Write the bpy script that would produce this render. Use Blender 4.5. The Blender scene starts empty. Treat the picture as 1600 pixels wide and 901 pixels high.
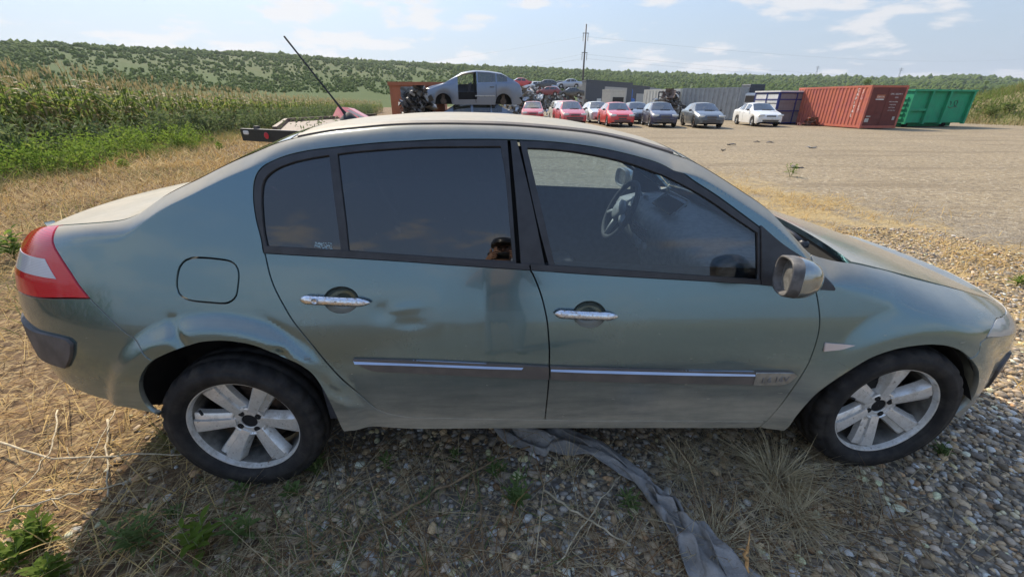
import bpy, bmesh, math, random
import numpy as np
from mathutils import Vector, Matrix
from mathutils.geometry import delaunay_2d_cdt

random.seed(7); RNG = np.random.default_rng(11)
SC = bpy.context.scene
COL = SC.collection
R = math.radians

# ---------------------------------------------------------------- camera
FPX, YAW, PITCH, ROLL = 655.5, 0.04152, 0.42108, 0.00426
CAMP = np.array([-0.32, -2.228, 1.526])
def cam_axes():
    cy, sy = math.cos(YAW), math.sin(YAW)
    f = np.array([sy*math.cos(PITCH), cy*math.cos(PITCH), -math.sin(PITCH)])
    r = np.array([cy, -sy, 0.]); u = np.cross(r, f)
    return (math.cos(ROLL)*r+math.sin(ROLL)*u, -math.sin(ROLL)*r+math.cos(ROLL)*u, f)
CR, CU, CF = cam_axes()
cam_d = bpy.data.cameras.new('camera'); cam = bpy.data.objects.new('camera', cam_d); COL.objects.link(cam)
cam_d.sensor_width = 36.0; cam_d.lens = FPX/1600*36.0
cam_d.clip_start = 0.05; cam_d.clip_end = 12000
m = Matrix.Identity(4)
for i in range(3):
    m[i][0] = CR[i]; m[i][1] = CU[i]; m[i][2] = -CF[i]; m[i][3] = CAMP[i]
cam.matrix_world = m
SC.camera = cam
def ray(u, v):
    d = CR*((u-800)/FPX) - CU*((v-450.5)/FPX) + CF
    return d/np.linalg.norm(d)
def on_ground(u, v, z=0.0):
    d = ray(u, v); t = (z-CAMP[2])/d[2]; return CAMP+d*t
def on_y(u, v, y):
    d = ray(u, v); t = (y-CAMP[1])/d[1]; return CAMP+d*t
def at_dist(u, v, D):            # horizontal distance D along the pixel's direction
    d = ray(u, v); return CAMP + d*(D/math.hypot(d[0], d[1]))
def proj(P):
    q = np.atleast_2d(P)-CAMP
    z = q@CF
    return np.stack([800+FPX*(q@CR)/z, 450.5-FPX*(q@CU)/z], 1)

# ---------------------------------------------------------------- world, sun, exposure
SUN_EL, SUN_AZ = R(43), R(-31)            # azimuth from +Y towards +X
w = bpy.data.worlds.new('World'); SC.world = w; w.use_nodes = True
nt = w.node_tree; nt.nodes.clear()
def N(t, **kw):
    n = nt.nodes.new(t)
    for k, v in kw.items(): setattr(n, k, v)
    return n
L = nt.links.new
out = N('ShaderNodeOutputWorld'); bg = N('ShaderNodeBackground'); bg.inputs[1].default_value = 0.15
sky = N('ShaderNodeTexSky', sky_type='NISHITA', sun_disc=False, sun_elevation=SUN_EL, sun_rotation=SUN_AZ,
        altitude=100, air_density=1.0, dust_density=.6, ozone_density=1.3)
tc = N('ShaderNodeTexCoord'); sep = N('ShaderNodeSeparateXYZ'); L(tc.outputs['Generated'], sep.inputs[0])
def M(op, a, b=None, clamp=False):
    n = N('ShaderNodeMath', operation=op, use_clamp=clamp)
    for i, x in enumerate((a, b)):
        if x is None: continue
        if isinstance(x, (int, float)): n.inputs[i].default_value = x
        else: L(x, n.inputs[i])
    return n.outputs[0]
zc = M('ADD', M('MAXIMUM', sep.outputs[2], 0.0), 0.16)
cb = N('ShaderNodeCombineXYZ'); L(M('DIVIDE', sep.outputs[0], zc), cb.inputs[0]); L(M('DIVIDE', sep.outputs[1], zc), cb.inputs[1])
def noise(vec, scale, detail, rough, dist=0.0):
    n = N('ShaderNodeTexNoise'); n.inputs['Scale'].default_value = scale; n.inputs['Detail'].default_value = detail
    n.inputs['Roughness'].default_value = rough; n.inputs['Distortion'].default_value = dist
    L(vec, n.inputs['Vector']); return n.outputs[0]
def ramp(x, lo, hi):
    n = N('ShaderNodeMapRange', interpolation_type='SMOOTHSTEP'); L(x, n.inputs[0])
    n.inputs[1].default_value = lo; n.inputs[2].default_value = hi; return n.outputs[0]
mp = N('ShaderNodeMapping'); mp.inputs['Location'].default_value = (8.1, 2.9, 1.4); mp.inputs['Scale'].default_value = (1, 1, 1)
L(cb.outputs[0], mp.inputs[0])
n1 = noise(mp.outputs[0], 1.9, 8, 0.56, 0.15)
n2 = noise(mp.outputs[0], 0.5, 3, 0.5)
cum = ramp(M('ADD', n1, M('MULTIPLY', M('SUBTRACT', n2, 0.5), 0.55)), 0.50, 0.60)
veil = ramp(noise(mp.outputs[0], 0.5, 6, 0.6, 0.6), 0.40, 0.80)
zt = ramp(sep.outputs[2], 0.0, 0.05)
cf = M('MULTIPLY', M('ADD', M('MULTIPLY', cum, 0.85), M('MULTIPLY', veil, 0.12)), zt, clamp=True)
mix = N('ShaderNodeMix', data_type='RGBA'); L(cf, mix.inputs[0])
mix.inputs[7].default_value = (2.55, 2.55, 2.6, 1)
hz = N('ShaderNodeMix', data_type='RGBA'); L(M('MULTIPLY', M('POWER', 2.718, M('MULTIPLY', M('MAXIMUM', sep.outputs[2], 0.0), -2.6)), 0.90), hz.inputs[0])
dm = N('ShaderNodeMapRange'); L(sep.outputs[2], dm.inputs[0]); dm.inputs[1].default_value = 0.0; dm.inputs[2].default_value = 0.55; dm.inputs[3].default_value = 0.25; dm.inputs[4].default_value = 1.0
vm = N('ShaderNodeVectorMath', operation='SCALE'); L(sky.outputs[0], vm.inputs[0]); L(dm.outputs[0], vm.inputs['Scale'])
L(vm.outputs[0], hz.inputs[6]); hz.inputs[7].default_value = (1.48, 1.77, 2.2, 1); L(hz.outputs[2], mix.inputs[6])
L(mix.outputs[2], bg.inputs[0]); L(bg.outputs[0], out.inputs[0])

sl = bpy.data.lights.new('sun', 'SUN'); sl.energy = 2.75; sl.angle = R(0.55); sl.color = (1.0, 0.89, 0.72)
so = bpy.data.objects.new('sun', sl); COL.objects.link(so); so.location = (-30, 60, 60)
sdir = Vector((math.sin(SUN_AZ)*math.cos(SUN_EL), math.cos(SUN_AZ)*math.cos(SUN_EL), math.sin(SUN_EL)))
so.rotation_euler = sdir.to_track_quat('Z', 'Y').to_euler()
vs = SC.view_settings
SC.display_settings.display_device = 'sRGB'
vs.view_transform = 'Standard'; vs.look = 'None'; vs.gamma = 1.0; vs.use_curve_mapping = False
vs.exposure = 1.18
SC.cycles.use_denoising = True
try: SC.cycles.denoiser = 'OPENIMAGEDENOISE'
except Exception: pass
SC.cycles.max_bounces = 8; SC.cycles.transparent_max_bounces = 24
SC.cycles.caustics_reflective = False; SC.cycles.caustics_refractive = False
SC.cycles.sample_clamp_indirect = 6.0

# ---------------------------------------------------------------- helpers
MATS = {}
class MN:                         # small material node writer
    def __init__(s, name):
        s.m = bpy.data.materials.new(name); s.m.use_nodes = True
        s.t = s.m.node_tree; s.t.nodes.clear()
        s.out = s.n('ShaderNodeOutputMaterial'); MATS[name] = s.m
    def n(s, t, ins=None, **kw):
        n = s.t.nodes.new(t)
        for k, v in kw.items(): setattr(n, k, v)
        for k, v in (ins or {}).items(): s.set(n.inputs[k], v)
        return n
    def set(s, sock, v):
        if isinstance(v, bpy.types.NodeSocket): s.t.links.new(v, sock)
        else:
            if isinstance(v, tuple) and len(v) == 3 and sock.type == 'RGBA': v = v+(1,)
            sock.default_value = v
    def coord(s, which='Object', scale=(1,1,1), loc=(0,0,0)):
        return s.n('ShaderNodeMapping', {0: s.n('ShaderNodeTexCoord').outputs[which], 'Scale': scale, 'Location': loc}).outputs[0]
    def noise(s, vec, scale, detail=4, rough=.55, dist=0., col=False):
        return s.n('ShaderNodeTexNoise', {'Vector': vec, 'Scale': scale, 'Detail': detail, 'Roughness': rough, 'Distortion': dist}).outputs[1 if col else 0]
    def ramp(s, x, lo, hi, a=0., b=1.):
        return s.n('ShaderNodeMapRange', {0: x, 1: lo, 2: hi, 3: a, 4: b}, interpolation_type='SMOOTHSTEP').outputs[0]
    def mix(s, f, a, b, mode='MIX'):
        return s.n('ShaderNodeMix', {0: f, 6: a, 7: b}, data_type='RGBA', blend_type=mode).outputs[2]
    def math(s, op, a, b=0., clamp=False):
        return s.n('ShaderNodeMath', {0: a, 1: b}, operation=op, use_clamp=clamp).outputs[0]
    def bump(s, h, strength=.3, dist=.01):
        return s.n('ShaderNodeBump', {'Height': h, 'Strength': strength, 'Distance': dist}).outputs[0]
    def bsdf(s, **k):
        ren = dict(color='Base Color', rough='Roughness', metal='Metallic', normal='Normal', coat='Coat Weight', coatr='Coat Roughness',
                   spec='Specular IOR Level', trans='Transmission Weight', ior='IOR', alpha='Alpha', sheen='Sheen Weight', sub='Subsurface Weight')
        b = s.n('ShaderNodeBsdfPrincipled', {ren[q]: v for q, v in k.items()})
        return b.outputs[0]
    def done(s, sh): s.t.links.new(sh, s.out.inputs[0]); return s.m
def simple(name, color, rough=.6, metal=0., var=.15, scale=8., color2=None, bump=0., bscale=60., coat=0., spec=.5):
    s = MN(name); c = s.coord()
    c2 = color2 or tuple(x*(1-var) for x in color); c1 = color if color2 else tuple(min(1, x*(1+var)) for x in color)
    f = s.ramp(s.noise(c, scale, 5), .35, .65)
    col = s.mix(f, c1, c2)
    kw = dict(color=col, rough=rough, metal=metal, coat=coat, spec=spec)
    if bump: kw['normal'] = s.bump(s.noise(c, bscale, 3), bump, .01)
    return s.done(s.bsdf(**kw))
def leafy(name, c1, c2, c3, scale=3., trans=.35, rough=.5):
    """vegetation: colour varies per clump in space, part of the light passes through"""
    s = MN(name); c = s.coord()
    col = s.mix(s.ramp(s.noise(c, scale, 3), .3, .7), c1, c2)
    col = s.mix(s.ramp(s.noise(c, scale*4.3, 2), .52, .74), col, c3)
    a = s.bsdf(color=col, rough=max(rough, .62), spec=.12)
    b = s.n('ShaderNodeBsdfTranslucent', {0: col}).outputs[0]
    return s.done(s.n('ShaderNodeMixShader', {0: trans, 1: a, 2: b}).outputs[0])

def mk(name, V, F, mat=None, parent=None, smooth=False, normals=None, loc=None, rz=0.):
    me = bpy.data.meshes.new(name)
    V = np.asarray(V, float)
    if isinstance(F, np.ndarray) and F.ndim == 2:
        nf, k = F.shape
        me.vertices.add(len(V)); me.vertices.foreach_set('co', V.astype(np.float32).ravel())
        me.loops.add(nf*k); me.loops.foreach_set('vertex_index', F.astype(np.int32).ravel())
        me.polygons.add(nf); me.polygons.foreach_set('loop_start', np.arange(0, nf*k, k, dtype=np.int32))
        me.update(calc_edges=True)
    else:
        me.from_pydata(V.tolist(), [], [list(map(int, f)) for f in F]); me.update()
    if smooth: me.polygons.foreach_set('use_smooth', np.ones(len(me.polygons), bool))
    if normals is not None: me.normals_split_custom_set_from_vertices([tuple(n) for n in normals])
    if mat is not None: me.materials.append(MATS[mat] if isinstance(mat, str) else mat)
    o = bpy.data.objects.new(name, me); COL.objects.link(o)
    if parent: o.parent = parent
    if loc is not None: o.location = loc
    if rz: o.rotation_euler[2] = rz
    return o
def empty(name, loc=(0,0,0), rz=0.):
    o = bpy.data.objects.new(name, None); COL.objects.link(o); o.location = loc; o.rotation_euler[2] = rz
    o.empty_display_size = .2; return o
def tag(o, label=None, cat=None, group=None, kind=None):
    if label: o['label'] = label
    if cat: o['category'] = cat
    if group: o['group'] = group
    if kind: o['kind'] = kind
    return o
def copy_tree(o, parent=None):
    c = o.copy(); COL.objects.link(c); c.parent = parent
    for ch in o.children: copy_tree(ch, c)
    return c
class MB:
    """collects shapes into one mesh"""
    def __init__(s): s.V = []; s.F = []; s.n = 0
    def add(s, V, F):
        V = np.asarray(V, float).reshape(-1, 3); s.V.append(V); s.F += [[int(i)+s.n for i in f] for f in F]; s.n += len(V); return s
    def box(s, c, sz, rot=None, bev=0.):
        x, y, z = [q/2 for q in sz]
        if bev:
            b = min(bev, x*.9, y*.9, z*.9); pts = []
            V = []
            for zz, ins in ((-z, b), (-z+b, 0), (z-b, 0), (z, b)):
                X, Y = x-ins, y-ins
                V += [(-X+b*(ins==0)*.4, -Y, zz), (X-b*(ins==0)*.4, -Y, zz), (X, -Y+b*(ins==0)*.4, zz), (X, Y-b*(ins==0)*.4, zz),
                      (X-b*(ins==0)*.4, Y, zz), (-X+b*(ins==0)*.4, Y, zz), (-X, Y-b*(ins==0)*.4, zz), (-X, -Y+b*(ins==0)*.4, zz)]
            F = [list(range(7, -1, -1)), list(range(24, 32))]
            for k in range(3):
                for i in range(8): j = (i+1) % 8; F.append([k*8+i, k*8+j, k*8+8+j, k*8+8+i])
            V = np.array(V)
        else:
            V = np.array([(-x,-y,-z),(x,-y,-z),(x,y,-z),(-x,y,-z),(-x,-y,z),(x,-y,z),(x,y,z),(-x,y,z)])
            F = [(3,2,1,0),(4,5,6,7),(0,1,5,4),(1,2,6,5),(2,3,7,6),(3,0,4,7)]
        if rot is not None: V = V@np.array(rot).T
        return s.add(V+np.array(c), F)
    def tube(s, P, r, n=8, cap=True):
        P = np.asarray(P, float); r = np.broadcast_to(r, (len(P),)); rings = []
        T = np.gradient(P, axis=0); T /= np.linalg.norm(T, axis=1)[:, None]+1e-12
        up = np.array([0, 0, 1.]) if abs(T[0][2]) < .9 else np.array([1., 0, 0])
        for i in range(len(P)):
            a = np.cross(T[i], up); a /= np.linalg.norm(a)+1e-12; b = np.cross(a, T[i]); up = b
            th = np.arange(n)*2*np.pi/n
            rings.append(P[i]+r[i]*(np.cos(th)[:, None]*a+np.sin(th)[:, None]*b))
        return s.loft(rings, cap)
    def loft(s, rings, cap=True, closed=True):
        n = len(rings[0]); V = np.concatenate(rings); F = []
        for k in range(len(rings)-1):
            for i in range(n if closed else n-1):
                j = (i+1) % n; F.append([k*n+i, k*n+j, (k+1)*n+j, (k+1)*n+i])
        if cap: F += [list(range(n-1, -1, -1)), list(range((len(rings)-1)*n, len(rings)*n))]
        return s.add(V, F)
    def prism(s, poly, axis, lo, hi):
        poly = np.asarray(poly, float); o = [i for i in range(3) if i != axis]
        rings = []
        for q in (lo, hi):
            v = np.zeros((len(poly), 3)); v[:, o[0]] = poly[:, 0]; v[:, o[1]] = poly[:, 1]; v[:, axis] = q; rings.append(v)
        return s.loft(rings)
    def lathe(s, prof, n, c=(0,0,0), axis=1, closed=False):
        """prof: (axial, radius) pairs"""
        th = np.arange(n)*2*np.pi/n; rings = []
        for (h, r) in prof:
            v = np.zeros((n, 3)); o = [i for i in range(3) if i != axis]
            v[:, o[0]] = r*np.cos(th); v[:, o[1]] = r*np.sin(th); v[:, axis] = h; rings.append(v+np.array(c))
        return s.loft(rings, cap=False)
    def build(s, name, mat, parent=None, smooth=False, fixn=True, loc=None, rz=0.):
        o = mk(name, np.concatenate(s.V), s.F, mat, parent, smooth, loc=loc, rz=rz)
        if fixn:
            b = bmesh.new(); b.from_mesh(o.data); bmesh.ops.recalc_face_normals(b, faces=b.faces); b.to_mesh(o.data); b.free()
        if smooth == 'auto':
            try: o.data.set_sharp_from_angle(angle=R(35))
            except Exception: pass
        return o
def rotm(ax, ang):
    return np.array(Matrix.Rotation(ang, 3, ax))
def smooth1(y, sig):
    k = np.arange(-int(4*sig), int(4*sig)+1); g = np.exp(-.5*(k/sig)**2); g /= g.sum()
    pad = len(k)//2
    # odd reflection at the ends keeps slopes
    yp = np.concatenate([2*y[0]-y[1:pad+1][::-1], y, 2*y[-1]-y[-pad-1:-1][::-1]])
    return np.convolve(yp, g, 'valid')
def text_mesh(s, size, depth=.0):
    """flat lettering as polygons lying in the XY plane"""
    cu = bpy.data.curves.new('t', 'FONT'); cu.body = s; cu.size = size; cu.extrude = depth; cu.resolution_u = 3
    o = bpy.data.objects.new('t', cu); COL.objects.link(o)
    dg = bpy.context.evaluated_depsgraph_get(); me = bpy.data.meshes.new_from_object(o.evaluated_get(dg))
    V = np.array([v.co[:] for v in me.vertices]).reshape(-1, 3); F = [list(p.vertices) for p in me.polygons]
    bpy.data.objects.remove(o); bpy.data.curves.remove(cu); bpy.data.meshes.remove(me)
    return V, F
# ---------------------------------------------------------------- materials of the sedan
def paint_mat(name, base, dust=(.46,.405,.31), flake=.55, dustamt=1.0, rough=.30):
    s = MN(name); c = s.coord()
    geo = s.n('ShaderNodeNewGeometry'); sep_ = s.n('ShaderNodeSeparateXYZ', {0: geo.outputs['Normal']})
    pos = s.n('ShaderNodeSeparateXYZ', {0: c})
    up = s.ramp(sep_.outputs[2], .42, .86)                                  # dust settles on what faces up
    low = s.ramp(pos.outputs[2], .70, .22)                                  # road film on the lower doors
    cst = s.coord(scale=(.35, 1, 2.2))
    film = s.math('MULTIPLY', low, s.ramp(s.noise(cst, 5, 6, .65), .25, .75, .35, 1.))
    scr = s.ramp(s.noise(s.coord(scale=(2.2, 1, 60)), 3.0, 3, .7), .66, .80)   # sideways wipe marks
    film = s.math('ADD', s.math('MULTIPLY', film, .95), s.math('MULTIPLY', s.math('MULTIPLY', scr, low), .35))
    specks = s.ramp(s.noise(c, 130, 2, .5), .70, .78)
    film = s.math('ADD', film, s.math('MULTIPLY', s.math('MULTIPLY', specks, low), .5))
    up = s.math('MULTIPLY', up, s.ramp(pos.outputs[0], .85, 1.25, 1., .38))
    d = s.math('ADD', s.math('MULTIPLY', up, s.ramp(s.noise(c, 4, 6, .6), .2, .8, .60, .92)), film)
    d = s.math('ADD', d, s.ramp(s.noise(c, 2.1, 6, .6), .45, .9, .02, .18))
    d = s.math('MULTIPLY', d, dustamt, clamp=True)
    met = s.bsdf(color=base, metal=flake, rough=rough, coat=1.0, coatr=s.math('ADD', .035, s.math('MULTIPLY', d, .25)), spec=.5,
                 normal=s.bump(s.noise(c, 7.0, 2, .5), .05, .02))
    dst = s.bsdf(color=s.mix(s.noise(c, 25, 4), dust, tuple(x*.75 for x in dust)), rough=.8, spec=.25)
    chip = s.math('MULTIPLY', s.ramp(s.noise(c, 42, 3, .7), .73, .76), s.ramp(pos.outputs[2], .95, .60)); scr2 = s.math('MULTIPLY', s.ramp(s.noise(s.coord(scale=(9, 1, 70)), 1.6, 2, .5), .76, .79), s.ramp(pos.outputs[2], 1.0, .7))
    d = s.math('ADD', d, s.math('MULTIPLY', s.math('ADD', chip, scr2), .55), clamp=True)
    sh = s.n('ShaderNodeMixShader', {0: d, 1: met, 2: dst}).outputs[0]
    return s.done(sh)
paint_mat('paint', (.118, .190, .210), flake=.82, rough=.20)
simple('black_satin', (.030, .029, .031), .42, var=.2, scale=20)
simple('black_plastic', (.085, .074, .068), .62, var=.25, scale=14, bump=.1, bscale=300)
simple('strip_dark', (.135, .112, .095), .62, var=.3, scale=9, color2=(.095,.082,.072))
simple('chrome_band', (.42, .45, .52), .28, metal=1., var=.06)
simple('badge_metal', (.42, .42, .40), .38, metal=.9, var=.2, scale=30)
simple('rubber', (.018, .018, .018), .7)
simple('under_black', (.008, .008, .008), .9)
simple('liner', (.035, .028, .022), .95, var=.5, scale=6, color2=(.018,.016,.014))
simple('cowl_grey', (.16, .15, .135), .8, var=.3, scale=12)
s = MN('chrome_worn'); c = s.coord()
pit = s.ramp(s.noise(s.coord(scale=(1, 1, 1.8)), 90, 4, .7), .50, .66)
s.done(s.bsdf(color=s.mix(pit, (.70, .71, .74), (.34, .30, .26)), metal=s.ramp(pit, 0, 1, 1., .7), rough=s.ramp(pit, 0, 1, .12, .5), normal=s.bump(pit, .25, .003)))
s = MN('mirror_shell'); c = s.coord()
s.done(s.bsdf(color=s.mix(s.ramp(s.noise(c, 20, 4), .5, .7), (.30, .32, .31), (.22, .20, .17)), metal=.85, rough=.16, coat=1., coatr=.03))
simple('mirror_bezel', (.10, .095, .09), .55, var=.3, scale=40)
simple('mirror_glass', (.35, .34, .31), .30, metal=.6, var=.25, scale=60)
def glass_mat(name, tint, refl=1.0, rough=.0, dirt=.03):
    s = MN(name); c = s.coord()
    tr = s.n('ShaderNodeBsdfTransparent', {0: tint}).outputs[0]
    gl = s.n('ShaderNodeBsdfGlossy', {0: (1, 1, 1), 'Roughness': rough}).outputs[0]
    fr_ = s.n('ShaderNodeFresnel', {0: 1.52}).outputs[0]
    fr_ = s.math('MULTIPLY', fr_, 1.9*refl, clamp=True)                   # two faces of the pane reflect
    a = s.n('ShaderNodeMixShader', {0: fr_, 1: tr, 2: gl}).outputs[0]
    df = s.n('ShaderNodeBsdfDiffuse', {0: (.45, .42, .36)}).outputs[0]
    f = s.math('ADD', dirt*.4, s.math('MULTIPLY', s.ramp(s.noise(c, 9, 6, .65), .45, .85), dirt))
    sp_ = s.ramp(s.noise(c, 70, 2), .76, .80); f = s.math('ADD', f, s.math('MULTIPLY', sp_, .12))
    return s.done(s.n('ShaderNodeMixShader', {0: f, 1: a, 2: df}).outputs[0])
glass_mat('glass_dark', (.020, .024, .030), refl=1.1, dirt=.003)
glass_mat('glass_side', (.66, .76, .80), refl=.85, dirt=.006)
glass_mat('glass_screen', (.74, .80, .80), dirt=.06)
def lens(name, col, base=.25, rough=.06, lines=0., trans=0.):
    s = MN(name); c = s.coord()
    kw = dict(color=col, rough=rough, coat=.35, coatr=.02, spec=.5)
    if lines:
        wv = s.n('ShaderNodeTexWave', {'Vector': c, 'Scale': lines, 'Distortion': 0.}, bands_direction='Z').outputs[1]
        kw['color'] = s.mix(s.ramp(wv, .3, .9), tuple(x*.8 for x in col), col); kw['normal'] = s.bump(wv, .06, .002)
    return s.done(s.bsdf(**kw))
lens('lamp_red', (.66, .010, .028), lines=48)
lens('lamp_white', (.62, .60, .62), lines=60)
lens('lamp_amber', (.62, .50, .44), rough=.2)
s = MN('lamp_clear'); c = s.coord()
tr = s.n('ShaderNodeBsdfTransparent', {0: (.85, .85, .82)}).outputs[0]; gl = s.bsdf(color=(.74, .70, .63), rough=.15, coat=1.)
s.done(s.n('ShaderNodeMixShader', {0: .62, 1: tr, 2: gl}).outputs[0])
simple('lamp_bowl', (.78, .77, .74), .3, metal=.5)
# tyre: dusty rubber ; alloy: brake dust and scuffs
s = MN('tyre'); c = s.coord()
f = s.ramp(s.noise(c, 14, 6, .65), .35, .75)
s.done(s.bsdf(color=s.mix(f, (.016, .015, .015), (.045, .040, .035)), rough=.78, spec=.3, normal=s.bump(s.noise(c, 120, 3), .25, .004)))
s = MN('alloy'); c = s.coord()
f = s.ramp(s.noise(c, 16, 6, .7), .42, .72); f2 = s.ramp(s.noise(c, 60, 3, .6), .6, .75)
col = s.mix(f, (.74, .73, .70), (.44, .40, .34)); col = s.mix(f2, col, (.30, .28, .24))
s.done(s.bsdf(color=col, metal=s.ramp(f, 0, 1, .5, .2), rough=s.ramp(f, 0, 1, .32, .65), normal=s.bump(s.noise(c, 90, 3), .08, .004)))
simple('alloy_shaded', (.20, .19, .17), .5, metal=.5, var=.3, scale=20)  # barrel alloy, darkened to put the shade between the spokes into its colour
simple('brake', (.09, .065, .05), .6, metal=.6, var=.4, scale=30)
simple('cabin_dark', (.045, .047, .055), .75, var=.2, scale=30)
simple('cabin_grey', (.14, .14, .15), .9)
simple('cabin_light', (.30, .31, .32), .45, var=.1)
simple('dash', (.30, .31, .33), .62, var=.15, scale=40, bump=.05, bscale=400)
simple('screen_black', (.008, .008, .010), .2)
s = MN('sticker'); c = s.coord()
f = s.ramp(s.noise(s.coord(scale=(1, 1, 1.6)), 150, 2, .6), .48, .56)
s.done(s.n('ShaderNodeMixShader', {0: s.math('MULTIPLY', f, .6), 1: s.n('ShaderNodeBsdfTransparent').outputs[0], 2: s.bsdf(color=(.45, .62, .66), rough=.5)}).outputs[0])
# ================================================================= setting: ground, hills, bank
# ---- ground material: gravel yard, straw-covered soil on the left, a dry verge behind the sedan
s = MN('ground'); P = s.n('ShaderNodeNewGeometry').outputs['Position']
sp = s.n('ShaderNodeSeparateXYZ', {0: P}); X_, Y_ = sp.outputs[0], sp.outputs[1]
big = s.noise(P, .35, 5, .6); med = s.noise(P, 2.2, 6, .62); fin = s.noise(P, 28, 4, .6)
# edge of the soil: x < e(y)
edge = s.math('SUBTRACT', s.math('MULTIPLY', s.math('MAXIMUM', Y_, 0.), -.20), 1.35)
wob = s.math('ADD', s.math('MULTIPLY', s.math('SUBTRACT', med, .5), 2.2), s.math('MULTIPLY', s.math('SUBTRACT', big, .5), 1.5))
soilm = s.ramp(s.math('SUBTRACT', s.math('ADD', edge, wob), X_), -.25, .35)
# verge: a band of dry grass along x + 0.3y ~ 4.5
vd = s.math('ABSOLUTE', s.math('SUBTRACT', s.math('ADD', X_, s.math('MULTIPLY', Y_, .10)), 4.6))
vwid = s.math('ADD', 1.3, s.math('MULTIPLY', s.math('SUBTRACT', med, .5), 3.2))
verge = s.math('MULTIPLY', s.ramp(s.math('SUBTRACT', vwid, vd), -.5, .5), s.ramp(Y_, 9., 5.5))
verge = s.math('MULTIPLY', verge, s.ramp(Y_, -1.4, -.3))
vor = s.n('ShaderNodeTexVoronoi', {'Vector': P, 'Scale': 38., 'Randomness': 1.}, feature='F1')
vor2 = s.n('ShaderNodeTexVoronoi', {'Vector': P, 'Scale': 95., 'Randomness': 1.}, feature='F1')
cell = s.n('ShaderNodeSeparateColor', {0: vor.outputs['Color']})
peb = s.mix(cell.outputs[0], (.25, .21, .155), (.48, .42, .33)); peb = s.mix(s.ramp(cell.outputs[1], .62, .75), peb, (.47, .44, .39)); peb = s.mix(s.ramp(cell.outputs[2], .70, .8), peb, (.17, .15, .135))
peb = s.mix(s.ramp(vor.outputs['Distance'], .25, .62), peb, (.14, .12, .095))
far_g = s.mix(s.ramp(big, .35, .65), (.31, .242, .148), (.262, .205, .128)); far_g = s.mix(s.ramp(med, .45, .8), far_g, (.29, .235, .16))
far_g = s.mix(s.ramp(fin, .40, .80, 0., .6), far_g, (.42, .35, .25))
mid_ = s.noise(P, 7, 8, .7); far_g = s.mix(s.ramp(mid_, .47, .60, 0., .75), far_g, (.175, .138, .095)); far_g = s.mix(s.ramp(s.noise(P, 11, 6, .75), .54, .62, 0., .85), far_g, (.50, .43, .32))
streak = s.noise(s.n('ShaderNodeMapping', {0: P, 'Scale': (.16, 1.1, 1), 'Rotation': (0, 0, .25)}).outputs[0], 1., 5, .6); far_g = s.mix(s.ramp(streak, .50, .66, 0., .6), far_g, (.20, .155, .10))
dist = s.n('ShaderNodeVectorMath', {0: P, 1: (float(CAMP[0]), float(CAMP[1]), 0.)}, operation='DISTANCE').outputs['Value']
grav = s.mix(s.ramp(dist, 4., 11.), peb, far_g)
dark_patch = s.ramp(s.noise(P, .9, 5, .65), .60, .78); grav = s.mix(s.math('MULTIPLY', dark_patch, .35), grav, (.18, .145, .105))
soil = s.mix(s.ramp(med, .3, .7), (.20, .125, .065), (.085, .055, .034)); soil = s.mix(s.ramp(fin, .45, .7), soil, (.40, .29, .15))
straw = s.mix(s.ramp(fin, .3, .7), (.47, .36, .175), (.33, .235, .115))
col = s.mix(soilm, grav, soil); verge = s.math('MULTIPLY', verge, s.ramp(s.noise(P, 1.7, 6, .7), .36, .56)); col = s.mix(s.math('MULTIPLY', verge, .9), col, straw)
hgt0 = s.math('MULTIPLY', s.math('MULTIPLY', mid_, 3.2), s.ramp(dist, 3., 7.))
hgt = s.math('ADD', hgt0, s.math('ADD', s.math('MULTIPLY', s.math('SUBTRACT', 1., vor.outputs['Distance']), .6), s.math('MULTIPLY', fin, .6)))
s.done(s.bsdf(color=col, rough=.92, spec=.2, normal=s.bump(hgt, .6, .022)))
def gz(x, y):                      # gentle lumps of the ground; flat under the tyres
    x = np.asarray(x, float); y = np.asarray(y, float)
    z = .010*np.sin(1.9*x+.6*np.sin(1.3*y))*np.sin(2.3*y+.4)+.006*np.sin(5.1*x+2*y)*np.sin(4.3*y-1.7*x)
    left = np.clip((-x-2.2)/2.5, 0, 1)
    z = z+left*(.03*np.sin(.9*x+1.1*y)+.025*np.sin(2.1*x-1.6*y))
    return z-.012
def spaced(n, r0, r1, e):
    t = np.linspace(-1, 1, n); return np.sign(t)*(np.abs(t)*r0+np.abs(t)**e*(r1-r0))
gx, gy = spaced(241, 5., 2050, 9), spaced(241, 6., 2050, 9)
GX, GY = np.meshgrid(gx, gy, indexing='ij'); GZ = gz(GX, GY)*(np.hypot(GX, GY) < 40)
I = np.arange(241*241).reshape(241, 241)
gF = np.stack([I[:-1, :-1], I[1:, :-1], I[1:, 1:], I[:-1, 1:]], -1).reshape(-1, 4)
tag(mk('ground', np.stack([GX, GY, GZ], -1).reshape(-1, 3), gF, 'ground', smooth=True), kind='structure')

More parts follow.
